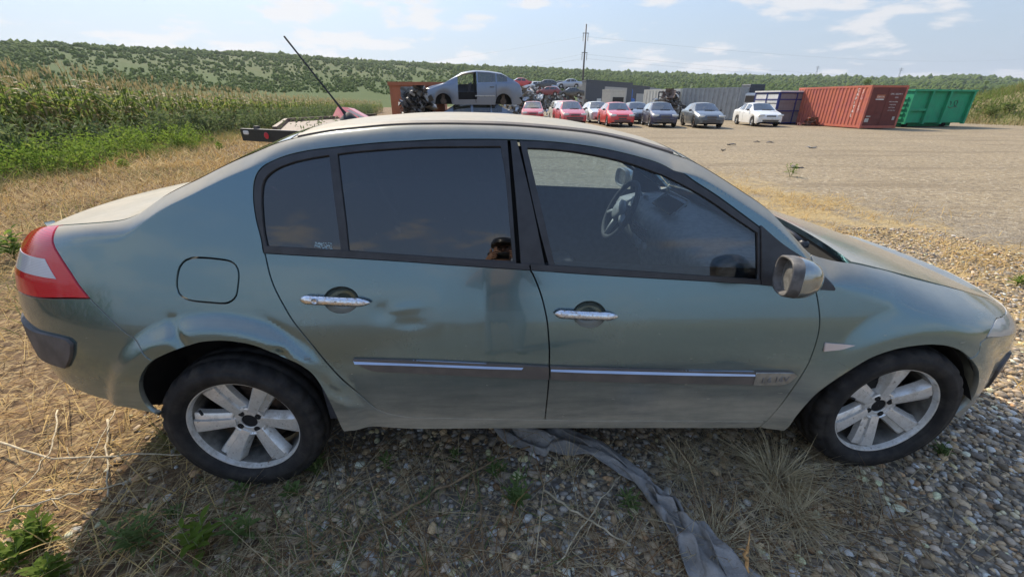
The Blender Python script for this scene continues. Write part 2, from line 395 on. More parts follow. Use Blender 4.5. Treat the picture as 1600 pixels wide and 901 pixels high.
# ---- hills: ridge line read from the photograph as elevation over azimuth
HAZ = [-75,-60,-50,-44.4,-39.8,-28.7,-20,-12.8,-.8,10,24.5,36.5,40,43.8,46,49.9,60,75]
HEL = [3.65,3.75,3.85,3.9,4.07,4.17,4.05,3.8,3.5,3.12,2.44,2.02,1.8,1.78,1.95,1.36,1.2,1.0]
HRR = [300,300,310,320,330,360,390,420,470,540,680,850,900,950,980,1000,1000,1000]
def hill_z(az, r):
    el = np.interp(az, HAZ, HEL); rr = np.interp(az, HAZ, HRR)
    zr = rr*np.tan(np.radians(el))+1.4
    t = np.clip((r-rr*.22)/(rr*.78), 0, 1); f = t*t*(3-2*t)*.55+t*.45
    back = np.clip((r-rr)/(rr*.8), 0, 1)
    n = .035*np.sin(az*.35+r*.011)+.03*np.sin(az*.9-r*.02)
    return np.where(r < rr*.22, -.6, zr*(f*(1+n*(1-t)*2))*(1-.25*back)-.6*(1-t))
def cell_xy(az, r): return CAMP[0]+r*np.sin(np.radians(az)), CAMP[1]+r*np.cos(np.radians(az))
haz = np.linspace(-75, 75, 260); hrt = np.linspace(.2, 1.8, 70)
HA, HT = np.meshgrid(haz, hrt, indexing='ij'); HR_ = HT*np.interp(HA, HAZ, HRR)
hx, hy = cell_xy(HA, HR_); hz = hill_z(HA, HR_)
s = MN('hill'); P = s.n('ShaderNodeNewGeometry').outputs['Position']
a_ = s.ramp(s.noise(P, .012, 5, .6), .40, .60); b_ = s.ramp(s.noise(P, .05, 5, .65), .40, .65)
col = s.mix(a_, (.070, .104, .028), (.092, .108, .036)); col = s.mix(s.math('MULTIPLY', b_, .6), col, (.065, .10, .028)); col = s.mix(s.ramp(s.noise(P, .35, 4), .5, .75), col, (.060, .092, .025))
s.done(s.bsdf(color=col, rough=.95, spec=.1))
I = np.arange(260*70).reshape(260, 70)
tag(mk('hills', np.stack([hx, hy, hz], -1).reshape(-1, 3), np.stack([I[:-1, :-1], I[1:, :-1], I[1:, 1:], I[:-1, 1:]], -1).reshape(-1, 4), 'hill', smooth=True), kind='structure')

# ---- generators for foliage
def ico(sub=1):
    b = bmesh.new(); bmesh.ops.create_icosphere(b, subdivisions=sub, radius=1.)
    V = np.array([v.co[:] for v in b.verts]); F = np.array([[v.index for v in f.verts] for f in b.faces]); b.free(); return V, F
ICO1, ICO2 = ico(1), ico(2)
def scatter(shape, pos, scl, rng, jit=.25, yaw=None):
    """many copies of a small shape in one vertex array"""
    V0, F0 = shape; n = len(pos); k = len(V0)
    th = rng.uniform(0, 2*np.pi, n) if yaw is None else yaw
    c, s_ = np.cos(th)[:, None], np.sin(th)[:, None]
    V = np.repeat(V0[None], n, 0)*(1+rng.normal(0, jit, (n, k, 1)))
    V = V*scl[:, None, :]
    x, y = V[..., 0]*c-V[..., 1]*s_, V[..., 0]*s_+V[..., 1]*c
    V = np.stack([x, y, V[..., 2]], -1)+pos[:, None, :]
    F = F0[None]+(np.arange(n)*k)[:, None, None]
    return V.reshape(-1, 3), F.reshape(-1, F0.shape[1])
def leaves(pos, size, rng, aspect=.45, flat=.5):
    """one kite-shaped leaf per position"""
    n = len(pos); size = np.broadcast_to(size, (n,))
    d = rng.normal(0, 1, (n, 3)); d[:, 2] *= flat; d /= np.linalg.norm(d, axis=1)[:, None]
    u = rng.normal(0, 1, (n, 3)); w_ = np.cross(d, u); w_ /= np.linalg.norm(w_, axis=1)[:, None]
    nrm = np.cross(d, w_)
    L_ = size[:, None]
    V = np.stack([pos, pos+d*L_*.45+w_*L_*aspect*.5+nrm*L_*.06, pos+d*L_-nrm*L_*.08, pos+d*L_*.45-w_*L_*aspect*.5+nrm*L_*.06], 1)
    F = np.arange(n*4).reshape(n, 4); return V.reshape(-1, 3), F
def blades(pos, h, w_, rng, lean=.5, curl=.4, heading=None):
    """grass blades: two quads and a tip"""
    n = len(pos); h = np.broadcast_to(h, (n,))[:, None]; w_ = np.broadcast_to(w_, (n,))[:, None]
    th = rng.uniform(0, 2*np.pi, n) if heading is None else heading
    out = np.stack([np.cos(th), np.sin(th), 0*th], 1); sd = np.stack([-np.sin(th), np.cos(th), 0*th], 1)
    th2 = rng.uniform(0, 2*np.pi, n); sd = sd*np.cos(th2)[:, None]*.6+out*np.sin(th2)[:, None]*.2+np.stack([0*th, 0*th, 0*th], 1)
    sd /= np.linalg.norm(sd, axis=1)[:, None]+1e-9
    l = rng.normal(lean, lean*.5, n)[:, None]; c = rng.normal(curl, curl*.5, n)[:, None]
    up = np.array([[0, 0, 1.]])
    def at(t):
        q = up*t*(1-.25*t*np.minimum(abs(c), 1.5))+out*(l*t+c*t*t); return pos+q*h/np.sqrt(1+l*l)
    p0, p1, p2 = at(0), at(.5), at(1.)
    V = np.stack([p0-sd*w_, p0+sd*w_, p1+sd*w_*.8, p1-sd*w_*.8, p2], 1)
    b = np.arange(n)*5
    F3 = np.stack([np.stack([b, b+1, b+2], 1), np.stack([b, b+2, b+3], 1), np.stack([b+3, b+2, b+4], 1)], 1).reshape(-1, 3)
    return V.reshape(-1, 3), F3
def cat(parts):
    V, F, k = [], [], 0
    for v, f in parts: V.append(v); F.append(f+k); k += len(v)
    return np.concatenate(V), np.concatenate(F)
def tri(F): return F if F.shape[1] == 3 else np.concatenate([F[:, [0, 1, 2]], F[:, [0, 2, 3]]])

leafy('weed_bright', (.175, .250, .040), (.125, .205, .034), (.25, .28, .06), scale=1.6, trans=.6)
leafy('weed_grey', (.145, .190, .085), (.115, .165, .055), (.24, .25, .11), scale=1.2, trans=.45)
leafy('weed_dark', (.125, .185, .060), (.155, .215, .065), (.20, .23, .085), scale=5., trans=.45)
# ---- scrub wood on the hills, read as one mass
leafy('wood_leaf', (.125, .195, .038), (.165, .225, .05), (.10, .155, .038), scale=.06, trans=.5, rough=.8)
rg = np.random.default_rng(3); n = 60000
az = rg.uniform(-66, 66, n); t = rg.uniform(.36, 1.03, n)
rr = np.interp(az, HAZ, HRR)*t
cl = np.sin(az*.9+3*np.sin(t*9))*np.sin(t*14+az*.25)+.6*np.sin(az*2.3+t*25)+.6*rg.normal(0, 1, n)
keep = (cl > -.45) | (t > .92)
mead = (t > .50) & (t < .80) & (az < -5) & (az > -42); keep &= ~mead | (rg.random(n) < .30)
az, rr, t = az[keep], rr[keep], t[keep]
x, y = cell_xy(az, rr); z = hill_z(az, rr)
sz = rg.uniform(.55, 1.25, len(az))*rr*.0021*(1+.6*(rg.random(len(az)) < .08))
V, F = scatter(ICO1, np.stack([x, y, z+sz*.7], 1), np.stack([sz*1.2, sz*1.2, sz*1.35], 1), rg, .26)
tag(mk('hillside_wood', V, F, 'wood_leaf'), 'green scrub wood covering the hillside behind the yard', 'wood', kind='stuff')

# ---- grassy bank on the right edge of the yard
bx = np.linspace(0, 1, 50); by = np.linspace(-1, 1, 60)
BX, BY = np.meshgrid(bx, by, indexing='ij')
def bank_pt(u, v):
    yy = 4+v*46; xx = 37.6+.02*(yy-30)+u*26+.5*np.sin(yy*.3)
    zz = 3.0*np.clip(u*2.6, 0, 1)**.8*(1+.08*np.sin(yy*.4)+.06*np.sin(yy*1.1+u*9))-.05-.0*u
    return np.stack([xx, yy, zz*np.clip((1.0-v)*3.2, 0, 1)], -1)
I = np.arange(3000).reshape(50, 60)
simple('bank_soil', (.16, .15, .055), .95, var=.3, scale=.6, color2=(.24, .185, .09))
tag(mk('bank', bank_pt(BX, BY).reshape(-1, 3), np.stack([I[:-1, :-1], I[1:, :-1], I[1:, 1:], I[:-1, 1:]], -1).reshape(-1, 4), 'bank_soil', smooth=True), kind='structure')
leafy('bank_green', (.135, .195, .045), (.20, .23, .07), (.30, .26, .12), scale=.5, trans=.45, rough=.7)
leafy('bank_dry', (.36, .29, .14), (.28, .22, .10), (.22, .20, .09), scale=.6, trans=.3, rough=.8)
u = rg.uniform(.0, .42, 16000)**1.0; v = rg.uniform(-.2, .9, 16000); p = bank_pt(u, v)
V, F = blades(p, rg.uniform(.35, 1.0, 16000), .022, rg, .35, .35)
tag(mk('bank_grass', V, F, 'bank_green'), 'tall green grass covering the bank beside the yard', 'grass', kind='stuff')
u = np.concatenate([rg.uniform(.24, .6, 6000), rg.uniform(-.06, .05, 2500)]); v = rg.uniform(-.2, .9, 8500); p = bank_pt(np.maximum(u, 0), v); p[:, 0] += np.minimum(u, 0)*26
V, F = blades(p, rg.uniform(.3, .8, 8500), .018, rg, .4, .3)
tag(mk('bank_straw', V, F, 'bank_dry'), 'dry straw-coloured grass along the crest and foot of the bank', 'grass', kind='stuff')
nb = 46; ub, vb = rg.uniform(.01, .10, nb), rg.uniform(-.15, .85, nb); c = bank_pt(ub, vb); parts = []
for k in range(nb):
    q = rg.normal(0, 1, (150, 3)); q /= np.linalg.norm(q, axis=1)[:, None]; q *= rg.uniform(.3, 1, (150, 1))**.5
    parts.append(leaves(c[k]+q*[.7, .8, .55]*rg.uniform(.6, 1.3)+[0, 0, .5], rg.uniform(.15, .3, 150), rg, .6))
V, F = cat(parts)
tag(mk('bank_shrubs', V, F, 'bank_green'), 'low green shrubs growing along the foot of the bank', 'shrubs', kind='stuff')
# ================================================================= the green sedan: body surface
# plan curve (half width) from nose to tail, sections hang off it; pixel contours are laid on this surface
def _plan():
    t = np.linspace(0, 1, 400)
    xf = 1.15+(2.175-1.15)*np.sin(t*np.pi/2)**.7
    wf = .888*(1-((xf-1.15)/(2.175-1.15))**3.3)**(1/3.0)
    xr = -1.15-(2.335-1.15)*np.sin(t*np.pi/2)**.7
    wr = .888*(1-((-xr-1.15)/(2.335-1.15))**4.2)**(1/3.4)
    xm = np.linspace(1.149, -1.149, 200); wm = np.full(200, .888)
    X = np.concatenate([xf[::-1], xm, xr]); W = np.concatenate([wf[::-1], wm, wr])
    s = np.concatenate([[0], np.cumsum(np.hypot(np.diff(X), np.diff(W)))])
    a = np.linspace(0, s[-1], 1600); X = np.interp(a, s, X); W = np.interp(a, s, W)
    X = smooth1(X, 8); W = smooth1(W, 8); X[0] = 2.175; X[-1] = -2.335
    tx, tw = np.gradient(X, a), np.gradient(W, a); ln = np.hypot(tx, tw)
    return a, X, W, -tw/ln*-1*0+(-tw/ln), tx/ln
PA, PX, PW, _nx, _nw = _plan()
PNX, PNW = (-_nx, -_nw)
if PNW[800] < 0: PNX, PNW = -PNX, -PNW
ALEN = PA[-1]
def a_of_x(x):                     # for the long side only
    return np.interp(-np.asarray(x, float), -PX, PA)
def side_d(z):
    t = z-.79; hi = np.where(z < .79, .62*np.maximum(z-.57, 0)**2, .030+.2728*t+.155*t*t)
    lo = .10*np.maximum(.57-z, 0)**2+1.1*np.maximum(.31-z, 0)**2
    return hi+lo
_NZ = ([.1,.18,.26,.36,.46,.56,.64,.70,.76,.84,1.2], [.16,.10,.05,.015,.0,.0,.025,.06,.11,.2,.6])
_TZ = ([.1,.2,.28,.36,.46,.56,.66,.80,.92,1.0,1.06,1.3], [.34,.24,.16,.09,.04,.012,.004,.0,.025,.075,.14,.4])
WHX, WHZ, ARCH = 1.343, .316, (.372, .366)      # wheel centre and arch radii (rear, front)
DENTS = []                                       # (x, z, sx, sz, depth, angle)
def prof_d(a, z):
    nx = np.interp(a, PA, PNX); w2 = np.clip(np.abs(nx), 0, 1)**1.6
    e = np.where(nx > 0, np.interp(z, *_NZ), np.interp(z, *_TZ))
    d = side_d(z)*(1-w2)+e*w2
    x = np.interp(a, PA, PX)
    for sx, R0 in ((-1, ARCH[0]), (1, ARCH[1])):
        r = np.hypot(x-sx*WHX, z-WHZ); q = r-R0
        if sx < 0: b = .026*(1-np.clip((q-.075)/.07, 0, 1)**2*(3-2*np.clip((q-.075)/.07, 0, 1)))
        else: b = .020*(1-np.clip((q-.02)/.13, 0, 1)**2*(3-2*np.clip((q-.02)/.13, 0, 1)))
        d = d-np.where(z > .05, b, 0)
    for (dx, dz, s1, s2, dep, an) in DENTS:
        c, s = math.cos(an), math.sin(an); p = ((x-dx)*c+(z-dz)*s)/s1; q = (-(x-dx)*s+(z-dz)*c)/s2
        d = d+dep*np.exp(-(p*p+q*q))
    return d
# upper edge of the side panels: (u, v, assumed y, section rise h, end angle)
T_PX = [(1568,478,0.600,.10,25),(1545,466,0.630,.12,25),(1520,459,0.660,.13,24),(1460,443,0.700,.14,22),(1400,427,0.725,.13,22),(1340,412,0.744,.11,24),(1300,406,0.745,.09,30),(1266,400,0.730,.06,42),
        (1240,368,0.709,.05,50),(1200,325,0.685,.05,50),(1160,299,0.658,.05,50),(1120,273,0.634,.05,48),(1080,250,0.607,.05,45),(1047,239,0.588,.055,32),
        (1020,231,0.582,.085,20),(990,222,0.580,.085,18),(950,213,0.579,.085,16),(920,208,0.579,.085,15),(880,203.5,0.580,.085,14),(840,200,0.580,.085,14),(800,197,0.580,.085,14),(760,195.5,0.580,.085,14),(700,194.5,0.580,.085,14),
        (640,195,0.580,.085,14),(600,197,0.580,.085,14),(560,201,0.582,.085,14),(520,205,0.586,.085,15),(490,210,0.590,.085,16),(464,215,0.595,.085,20),(430,224,0.602,.055,28),(400,237,0.609,.05,34),(370,249.5,0.616,.05,36),(340,264,0.624,.05,38),
        (310,279.5,0.632,.05,38),(285,291,0.640,.05,36),(258,304,0.649,.055,32),(240,316,0.660,.06,28),(226,328,0.674,.065,24),(213,338,0.686,.07,20),(190,345,0.695,.07,16),(150,348.5,0.692,.07,14),(110,351,0.667,.07,14),(92,352.5,0.647,.07,14),(76,353.5,0.622,.07,14)]
def _tline():
    P = np.array([on_y(u, v, -y) for (u, v, y, h, f) in T_PX])
    A, D = [], []
    for x, y, z in P:
        k = np.argmin((PX-x)**2+(PW+y)**2*0.0+((x-PX)*PNW-(-y-PW)*PNX)**2*50)
        A.append(PA[k]); D.append((PX[k]-x)*PNX[k]+(PW[k]+y)*PNW[k])
    A = np.array(A); D = np.array(D); Z = P[:, 2]; H = np.array([t[3] for t in T_PX]); F = np.radians([t[4] for t in T_PX])
    # close the ends round nose and tail
    A = np.concatenate([[0, A[0]*.5], A, [A[-1]+(ALEN-A[-1])*.5, ALEN]])
    D = np.concatenate([[.16, .15], D, [.12, .12]]); Z = np.concatenate([[.735, .728], Z, [1.035, 1.045]])
    H = np.concatenate([[.1, .1], H, [.06, .06]]); F = np.concatenate([[R(25)]*2, F, [R(14)]*2])
    o = np.argsort(A); A, D, Z, H, F = A[o], D[o], Z[o], H[o], F[o]
    g = np.linspace(0, ALEN, 1600); sg = 7
    return g, [smooth1(np.interp(g, A, q), sg) for q in (D, Z, H, F)], P
TA, (TD, TZ, TH, TF), T3 = _tline()
def _sec(a):
    dT, zT, h, f = (np.interp(a, TA, q) for q in (TD, TZ, TH, TF))
    zs = zT-h; d0 = prof_d(a, zs); sl = (prof_d(a, zs)-prof_d(a, zs-.006))/.006
    # control point: start line (d0+sl*t, zs+t) meets end line through (dT,zT) with slope tan f
    tf = np.tan(f)
    t = (zT-zs-tf*(dT-d0))/np.maximum(1-tf*sl, .15)
    t = np.clip(t, .15*h, 1.0*h); dc, zc = d0+sl*t, zs+t
    dc = np.minimum(dc, dT-.004)
    Ls = np.hypot(dc-d0, zc-zs)+np.hypot(dT-dc, zT-zc)
    return zs, d0, dc, zc, dT, zT, Ls
def vmax(a):
    s = _sec(np.asarray(a, float)); return s[0]+s[6]
def S(a, v, off=0.):
    a = np.asarray(a, float); v = np.asarray(v, float)
    zs, d0, dc, zc, dT, zT, Ls = _sec(a)
    t = np.clip((v-zs)/Ls, 0, 1)
    up = v > zs
    z = np.where(up, (1-t)**2*zs+2*t*(1-t)*zc+t*t*zT, v)
    d = np.where(up, (1-t)**2*d0+2*t*(1-t)*dc+t*t*dT, prof_d(a, np.minimum(v, zs)))
    X, W, nx, nw = (np.interp(a, PA, q) for q in (PX, PW, PNX, PNW))
    P = np.stack([X-nx*d, -(W-nw*d), z], -1)
    if np.any(off):
        P = P-np.asarray(off)[..., None]*Sn(a, v) if np.ndim(off) else P-off*Sn(a, v)
    return P
def Sn(a, v):
    e = .004
    u = S(np.minimum(a+e, ALEN), v)-S(np.maximum(a-e, 0), v); w_ = S(a, v+e)-S(a, v-e)
    n = np.cross(u, w_); n /= np.linalg.norm(n, axis=-1)[..., None]+1e-12
    c = S(a, v)
    s = np.sign((n*(c-np.array([np.clip(c[..., 0], -1.2, 1.0).mean() if c.ndim < 2 else 0, 0, .5]))).sum(-1)) if c.ndim < 2 else np.where(n[..., 1] > 0, -1, 1)
    return n*s[..., None]
_ga = np.linspace(.25, ALEN-.25, 700); _gv = np.linspace(.12, 1.6, 420)
_GA, _GV = np.meshgrid(_ga, _gv, indexing='ij')
_ok = _GV <= np.repeat(vmax(_ga)[:, None], len(_gv), 1)
_GA, _GV = _GA[_ok], _GV[_ok]; _q = S(_GA, _GV)
_ok = ((CAMP-_q)*Sn(_GA, _GV)).sum(-1) > .02
_GA, _GV = _GA[_ok], _GV[_ok]; _GP = proj(_q[_ok])
def px(pts):
    """pixels -> (a, v) on the near body side"""
    res = []
    for (u, v) in pts:
        k = np.argmin((_GP[:, 0]-u)**2+(_GP[:, 1]-v)**2); p = np.array([_GA[k], _GV[k]])
        for it in range(5):
            q = proj(S(*p))[0]; e = np.array([u, v])-q
            J = np.stack([(proj(S(p[0]+1e-3, p[1]))[0]-q)/1e-3, (proj(S(p[0], p[1]+1e-3))[0]-q)/1e-3], 1)
            try: st = np.linalg.solve(J, e)
            except Exception: break
            if np.hypot(*st) > .03: break
            p = p+st
        p[1] = min(p[1], float(vmax(p[0]))); res.append(p)
    return np.array(res)

# ---- surfaces across the car (hood, screens, roof, boot lid) between the two upper edges
_BOWX = [-2.02,-1.63,-1.04,-.60,.10,.36,.80,.95,1.08,1.45,1.87,2.0]
_BOWV = [-.13,-.07,-.03,0,.01,.025,.05,.05,.05,.05,.05,.05]
_CRX = [-2.02,-1.75,-1.60,-1.10,-.80,.10,.36,.92,1.06,1.45,1.87,2.0]
_CRV = [-.002,.010,.012,.034,.028,.021,.027,.012,.036,.035,.018,.012]
def TOP(a, t, dz=0.):
    a = np.asarray(a, float); t = np.asarray(t, float)
    P = S(a, vmax(a)); x = P[..., 0]
    q = 1-t*t
    return np.stack([x+np.interp(x, _BOWX, _BOWV)*q, P[..., 1]*-t, P[..., 2]+np.interp(x, _CRX, _CRV)*(1-np.abs(t)**2.3)+dz], -1)
def a_T(x):                         # parameter of the upper edge at a given x
    g = np.linspace(.3, ALEN-.3, 1500); X = S(g, vmax(g))[:, 0]; return np.interp(-np.asarray(x, float), -X, g)
# ================================================================= the green sedan: panels and parts
def pip(P, poly):
    x, y = P[:, 0][:, None], P[:, 1][:, None]; x0, y0 = poly[:, 0][None], poly[:, 1][None]
    x1, y1 = np.roll(x0, -1), np.roll(y0, -1)
    c = ((y0 > y) != (y1 > y)) & (x < (x1-x0)*(y-y0)/(y1-y0+1e-15)+x0)
    return c.sum(1) % 2 == 1
def edist(P, poly):
    A = poly; B = np.roll(poly, -1, 0); d = np.full(len(P), 9.)
    for a, b in zip(A, B):
        e = b-a; t = np.clip(((P-a)@e)/(e@e+1e-15), 0, 1); d = np.minimum(d, np.linalg.norm(P-a-t[:, None]*e, axis=1))
    return d
def smooth_loop(pts, step=.014, corner=38., closed=True):
    """resample a contour: curves through the points, keeps corners"""
    P = np.asarray(pts, float); n = len(P); out = []
    d = np.roll(P, -1, 0)-P; ang = np.arctan2(d[:, 1], d[:, 0]); turn = np.abs((ang-np.roll(ang, 1)+np.pi) % (2*np.pi)-np.pi)
    cor = turn > R(corner)
    for i in range(n if closed else n-1):
        p0, p1, p2, p3 = P[(i-1) % n], P[i], P[(i+1) % n], P[(i+2) % n]
        L_ = np.linalg.norm(p2-p1)
        if L_ < 1e-6: continue
        m1 = (p2-p1) if (cor[i] or (not closed and i == 0)) else (p2-p0)/(np.linalg.norm(p2-p1)+np.linalg.norm(p1-p0))*L_
        m2 = (p2-p1) if (cor[(i+1) % n] or (not closed and i == n-2)) else (p3-p1)/(np.linalg.norm(p3-p2)+L_)*L_
        for k in range(max(1, int(L_/step))):
            t = k/max(1, int(L_/step)); t2, t3 = t*t, t**3
            out.append((2*t3-3*t2+1)*p1+(t3-2*t2+t)*m1+(-2*t3+3*t2)*p2+(t3-t2)*m2)
    if not closed: out.append(P[-1])
    return np.array(out)
def area(P): return .5*np.sum(P[:, 0]*np.roll(P[:, 1], -1)-np.roll(P[:, 0], -1)*P[:, 1])
def inset(P, g):
    if area(P) < 0: P = P[::-1]
    t = np.roll(P, -1, 0)-np.roll(P, 1, 0); t /= np.linalg.norm(t, axis=1)[:, None]+1e-12
    return P+g*np.stack([-t[:, 1], t[:, 0]], 1)
def panel(name, loop, mat, parent=None, holes=(), gap=.0029, off=0., depth=.018, grid=.024, raw=False, far=True, warp=None, tilt=0.):
    """cut a panel out of the body surface along a contour in (a, v); far: also the mirrored one"""
    lp = np.asarray(loop) if raw else smooth_loop(loop)
    lp = inset(lp, gap); hs = [inset(np.asarray(h), -gap) for h in holes]
    lo, hi = lp.min(0), lp.max(0)
    ga = np.arange(lo[0]+grid*.5, hi[0], grid); gv = np.arange(lo[1]+grid*.4, hi[1], grid*.6)
    G = np.stack(np.meshgrid(ga, gv, indexing='ij'), -1).reshape(-1, 2)
    G = G[pip(G, lp)]
    for h in hs: G = G[~pip(G, h)]
    for h in [lp]+hs: G = G[edist(G, h) > grid*.35]
    pts = [lp]+hs+[G]; edges = []; k = 0
    for h in [lp]+hs:
        n = len(h); edges += [(k+i, k+(i+1) % n) for i in range(n)]; k += n
    A = np.concatenate(pts)
    r = delaunay_2d_cdt([Vector(p) for p in A], edges, [], 0, 1e-6)
    Q = np.array([v[:] for v in r[0]]); F = np.array([f for f in r[2] if len(f) == 3])
    c = Q[F].mean(1); ok = pip(c, lp)
    for h in hs: ok &= ~pip(c, h)
    F = F[ok]
    V = S(Q[:, 0], Q[:, 1], off); Nn = Sn(Q[:, 0], Q[:, 1])
    if warp is not None: V = warp(V, Q, Nn)
    if tilt: Nn = Nn+np.array([0, 0, tilt]); Nn /= np.linalg.norm(Nn, axis=1)[:, None]
    # flange round every edge
    allV, allN, allF = [V], [Nn], F.tolist(); base = len(V)
    for h in [lp]+hs:
        P0 = S(h[:, 0], h[:, 1], off); n0 = Sn(h[:, 0], h[:, 1])
        if warp is not None: P0 = warp(P0, h, n0)
        P1 = P0-n0*depth; n = len(h)
        tan = np.roll(P0, -1, 0)-np.roll(P0, 1, 0); o_ = np.cross(tan, n0); o_ /= np.linalg.norm(o_, axis=1)[:, None]+1e-12
        cent = P0.mean(0); sg = np.sign(((P0-cent)*o_).sum()); sg = sg if h is lp else -sg
        allV += [P0, P1]; allN += [o_*sg*.8+n0*.6, o_*sg]
        for i in range(n): j = (i+1) % n; allF.append([base+i, base+j, base+n+j, base+n+i])
        base += 2*n
    V = np.concatenate(allV); Nn = np.concatenate(allN)
    # consistent winding with the outward normals
    F2 = []
    for f in allF:
        p = V[f[:3]]; nn = np.cross(p[1]-p[0], p[2]-p[0])
        F2.append(f if nn@Nn[f].mean(0) > 0 else f[::-1])
    o = mk(name, V, F2, mat, parent, True, Nn)
    if far:
        Vm = V*np.array([1, -1, 1]); Nm = Nn*np.array([1, -1, 1])
        far_parent = far if far is not True else parent
        mk(name, Vm, [f[::-1] for f in F2], mat, far_parent, True, Nm)
    return o
def bevel_warp(loop, hh, k):
    q = np.asarray(loop); m_, c_ = np.polyfit(q[:, 0], q[:, 1], 1)
    return lambda V, Q, n: V-n*(k*(Q[:, 1]-m_*Q[:, 0]-c_)/hh)[:, None]
def ell(u, v, ru, rv, n=28, e=2.):
    t = np.arange(n)*2*np.pi/n; c, s = np.cos(t), np.sin(t)
    return [(u+ru*np.sign(a)*abs(a)**(2/e), v+rv*np.sign(b)*abs(b)**(2/e)) for a, b in zip(c, s)]
def tl(u0, u1, n=None):          # stretch of the upper edge between two pixel columns, as (a, v)
    q = [p for p in T_PX if min(u0, u1) <= p[0] <= max(u0, u1)]
    if u0 < u1: q = q[::-1]
    k = [T_PX.index(p) for p in q]
    xs = T3[k][:, 0]; a = a_T(xs); return [(x, float(vmax(x))) for x in a]

car = empty('sedan', (0, 0, 0))
tag(car, 'dusty grey-green four-door sedan with dented rear wheel arch parked on gravel', 'car')

DLO = [(412,394),(408,372),(401,345),(397,320),(396,300),(398,282),(404,268),(416,257),(440,246),(480,236),(520,231),(560,226.5),(600,223),(640,221),(680,219),(740,218),(795,218.5),(850,221),(900,226),(950,234),(1000,246),(1040,260),(1080,280),(1120,306),(1160,335),(1200,365),(1240,395),(1256,406)]
REAR_EDGE = [(414,396),(417,410),(421,427),(427,445),(435,462),(445,480),(457,500),(470,517),(489,540),(512,568),(540,597),(557,611),(575,627),(590,639),(605,645)]
BOTTOM = [(630,650),(650,651.5),(740,653.5),(852,655.5)]
BOTTOM2 = [(852,655.5),(950,656.8),(1060,657.4),(1150,657.8),(1196,658)]
SILL = [(1187,667),(1180,668.5),(1060,668.8),(850,669),(740,669.5),(650,670),(560,671.5),(537,674)]
RARCH = [(533,668),(525,650),(517,633),(508,615),(497,597),(480,578),(460,566),(440,558),(430,553),(410,545),(390,538.5),(370,535),(350,533),(330,533.5),(310,536),(290,542),(268,550),(250,558),(238,564)]
QSEAM = [(238,564),(228,557),(220,545),(213,532),(200,522),(180,505),(160,486),(140,466)]
LAMP_R = [(140,466),(123,445),(110,425),(95,402),(86,387),(83,378),(84,367),(87,359),(93,353)]
FAEDGE = [(1274,452),(1277,465),(1280,485),(1281,505),(1278,525),(1272,545),(1262,570),(1250,590),(1235,612),(1218,635),(1205,650),(1198,658),(1187,667)]
FARCH = [(1516,560),(1500,548),(1480,541),(1460,539),(1440,539.6),(1400,546),(1360,560),(1320,584),(1280,612),(1262,630),(1245,650),(1232,668)]
FARCH2 = [(1516,560),(1526,574),(1529,586),(1527,604),(1520,620),(1506,636),(1490,648)]
FSEAM = [(1541,528),(1532,535),(1530,548),(1525,556),(1516,560)]
BELT_LO = [(414,395),(480,399),(560,403.5),(640,408.5),(700,413),(760,417),(828,421.5)]
BELT_LO2 = [(830,421.5),(920,428),(1020,434),(1100,438.5),(1190,444),(1240,449),(1274,452)]
SEAM = [(828,421.5),(832,427),(838,440),(845,459),(850,477),(855,502),(857,522),(858.5,547),(858,577),(857,602),(854,632),(851.5,655)]

# dents and creases of the near side (kept small; the far side simply mirrors the sheet metal)
def dent(u, v, su, sv, dep, an=0.):
    p = S(*px([(u, v)])[0]); DENTS.append((p[0], p[2], su, sv, dep, an))
_d = [(275,528,.022,.050,.012,.5),(255,540,.05,.025,-.004,.3),(438,556,.030,.025,.014,-.5),(462,541,.10,.018,.006,-.75),(498,588,.05,.035,.012,-.9),(522,614,.06,.022,.010,-.9),(545,632,.09,.02,-.005,-.7),
      (598,487,.035,.030,.0035,0.),(632,482,.07,.016,-.0022,.1),(640,506,.05,.018,.002,0.),(690,495,.025,.10,-.0018,0.),(760,485,.025,.10,-.0015,0.)]
_n = []
for q in _d:
    p = S(*px([q[:2]])[0]); _n.append((p[0], p[2])+q[2:])
DENTS += _n

DOOR_R = px(BELT_LO+SEAM[1:]+BOTTOM[::-1]+REAR_EDGE[::-1])
DOOR_F = px(BELT_LO2+FAEDGE[1:-1]+BOTTOM2[::-1][1:]+SEAM[::-1])
flap = smooth_loop(px([(276,448),(277,430),(281,416),(290,406),(300,402.5),(320,402.5),(345,405),(360,408),(369,415),(373,427),(372,445),(369,462),(362,470),(352,474),(330,473),(300,470),(288,466),(279,458)]), .012)
body_loop = np.concatenate([np.array(tl(92, 1266)), px(DLO[::-1]+REAR_EDGE+BOTTOM+BOTTOM2[1:]+SILL+RARCH+QSEAM[1:]+LAMP_R[1:-1])])
panel('body_side', body_loop, 'paint', car, holes=[flap], grid=.015)
mk_flap = panel('fuel_flap', flap, 'paint', car, gap=.004, raw=True, off=.0012, far=False)
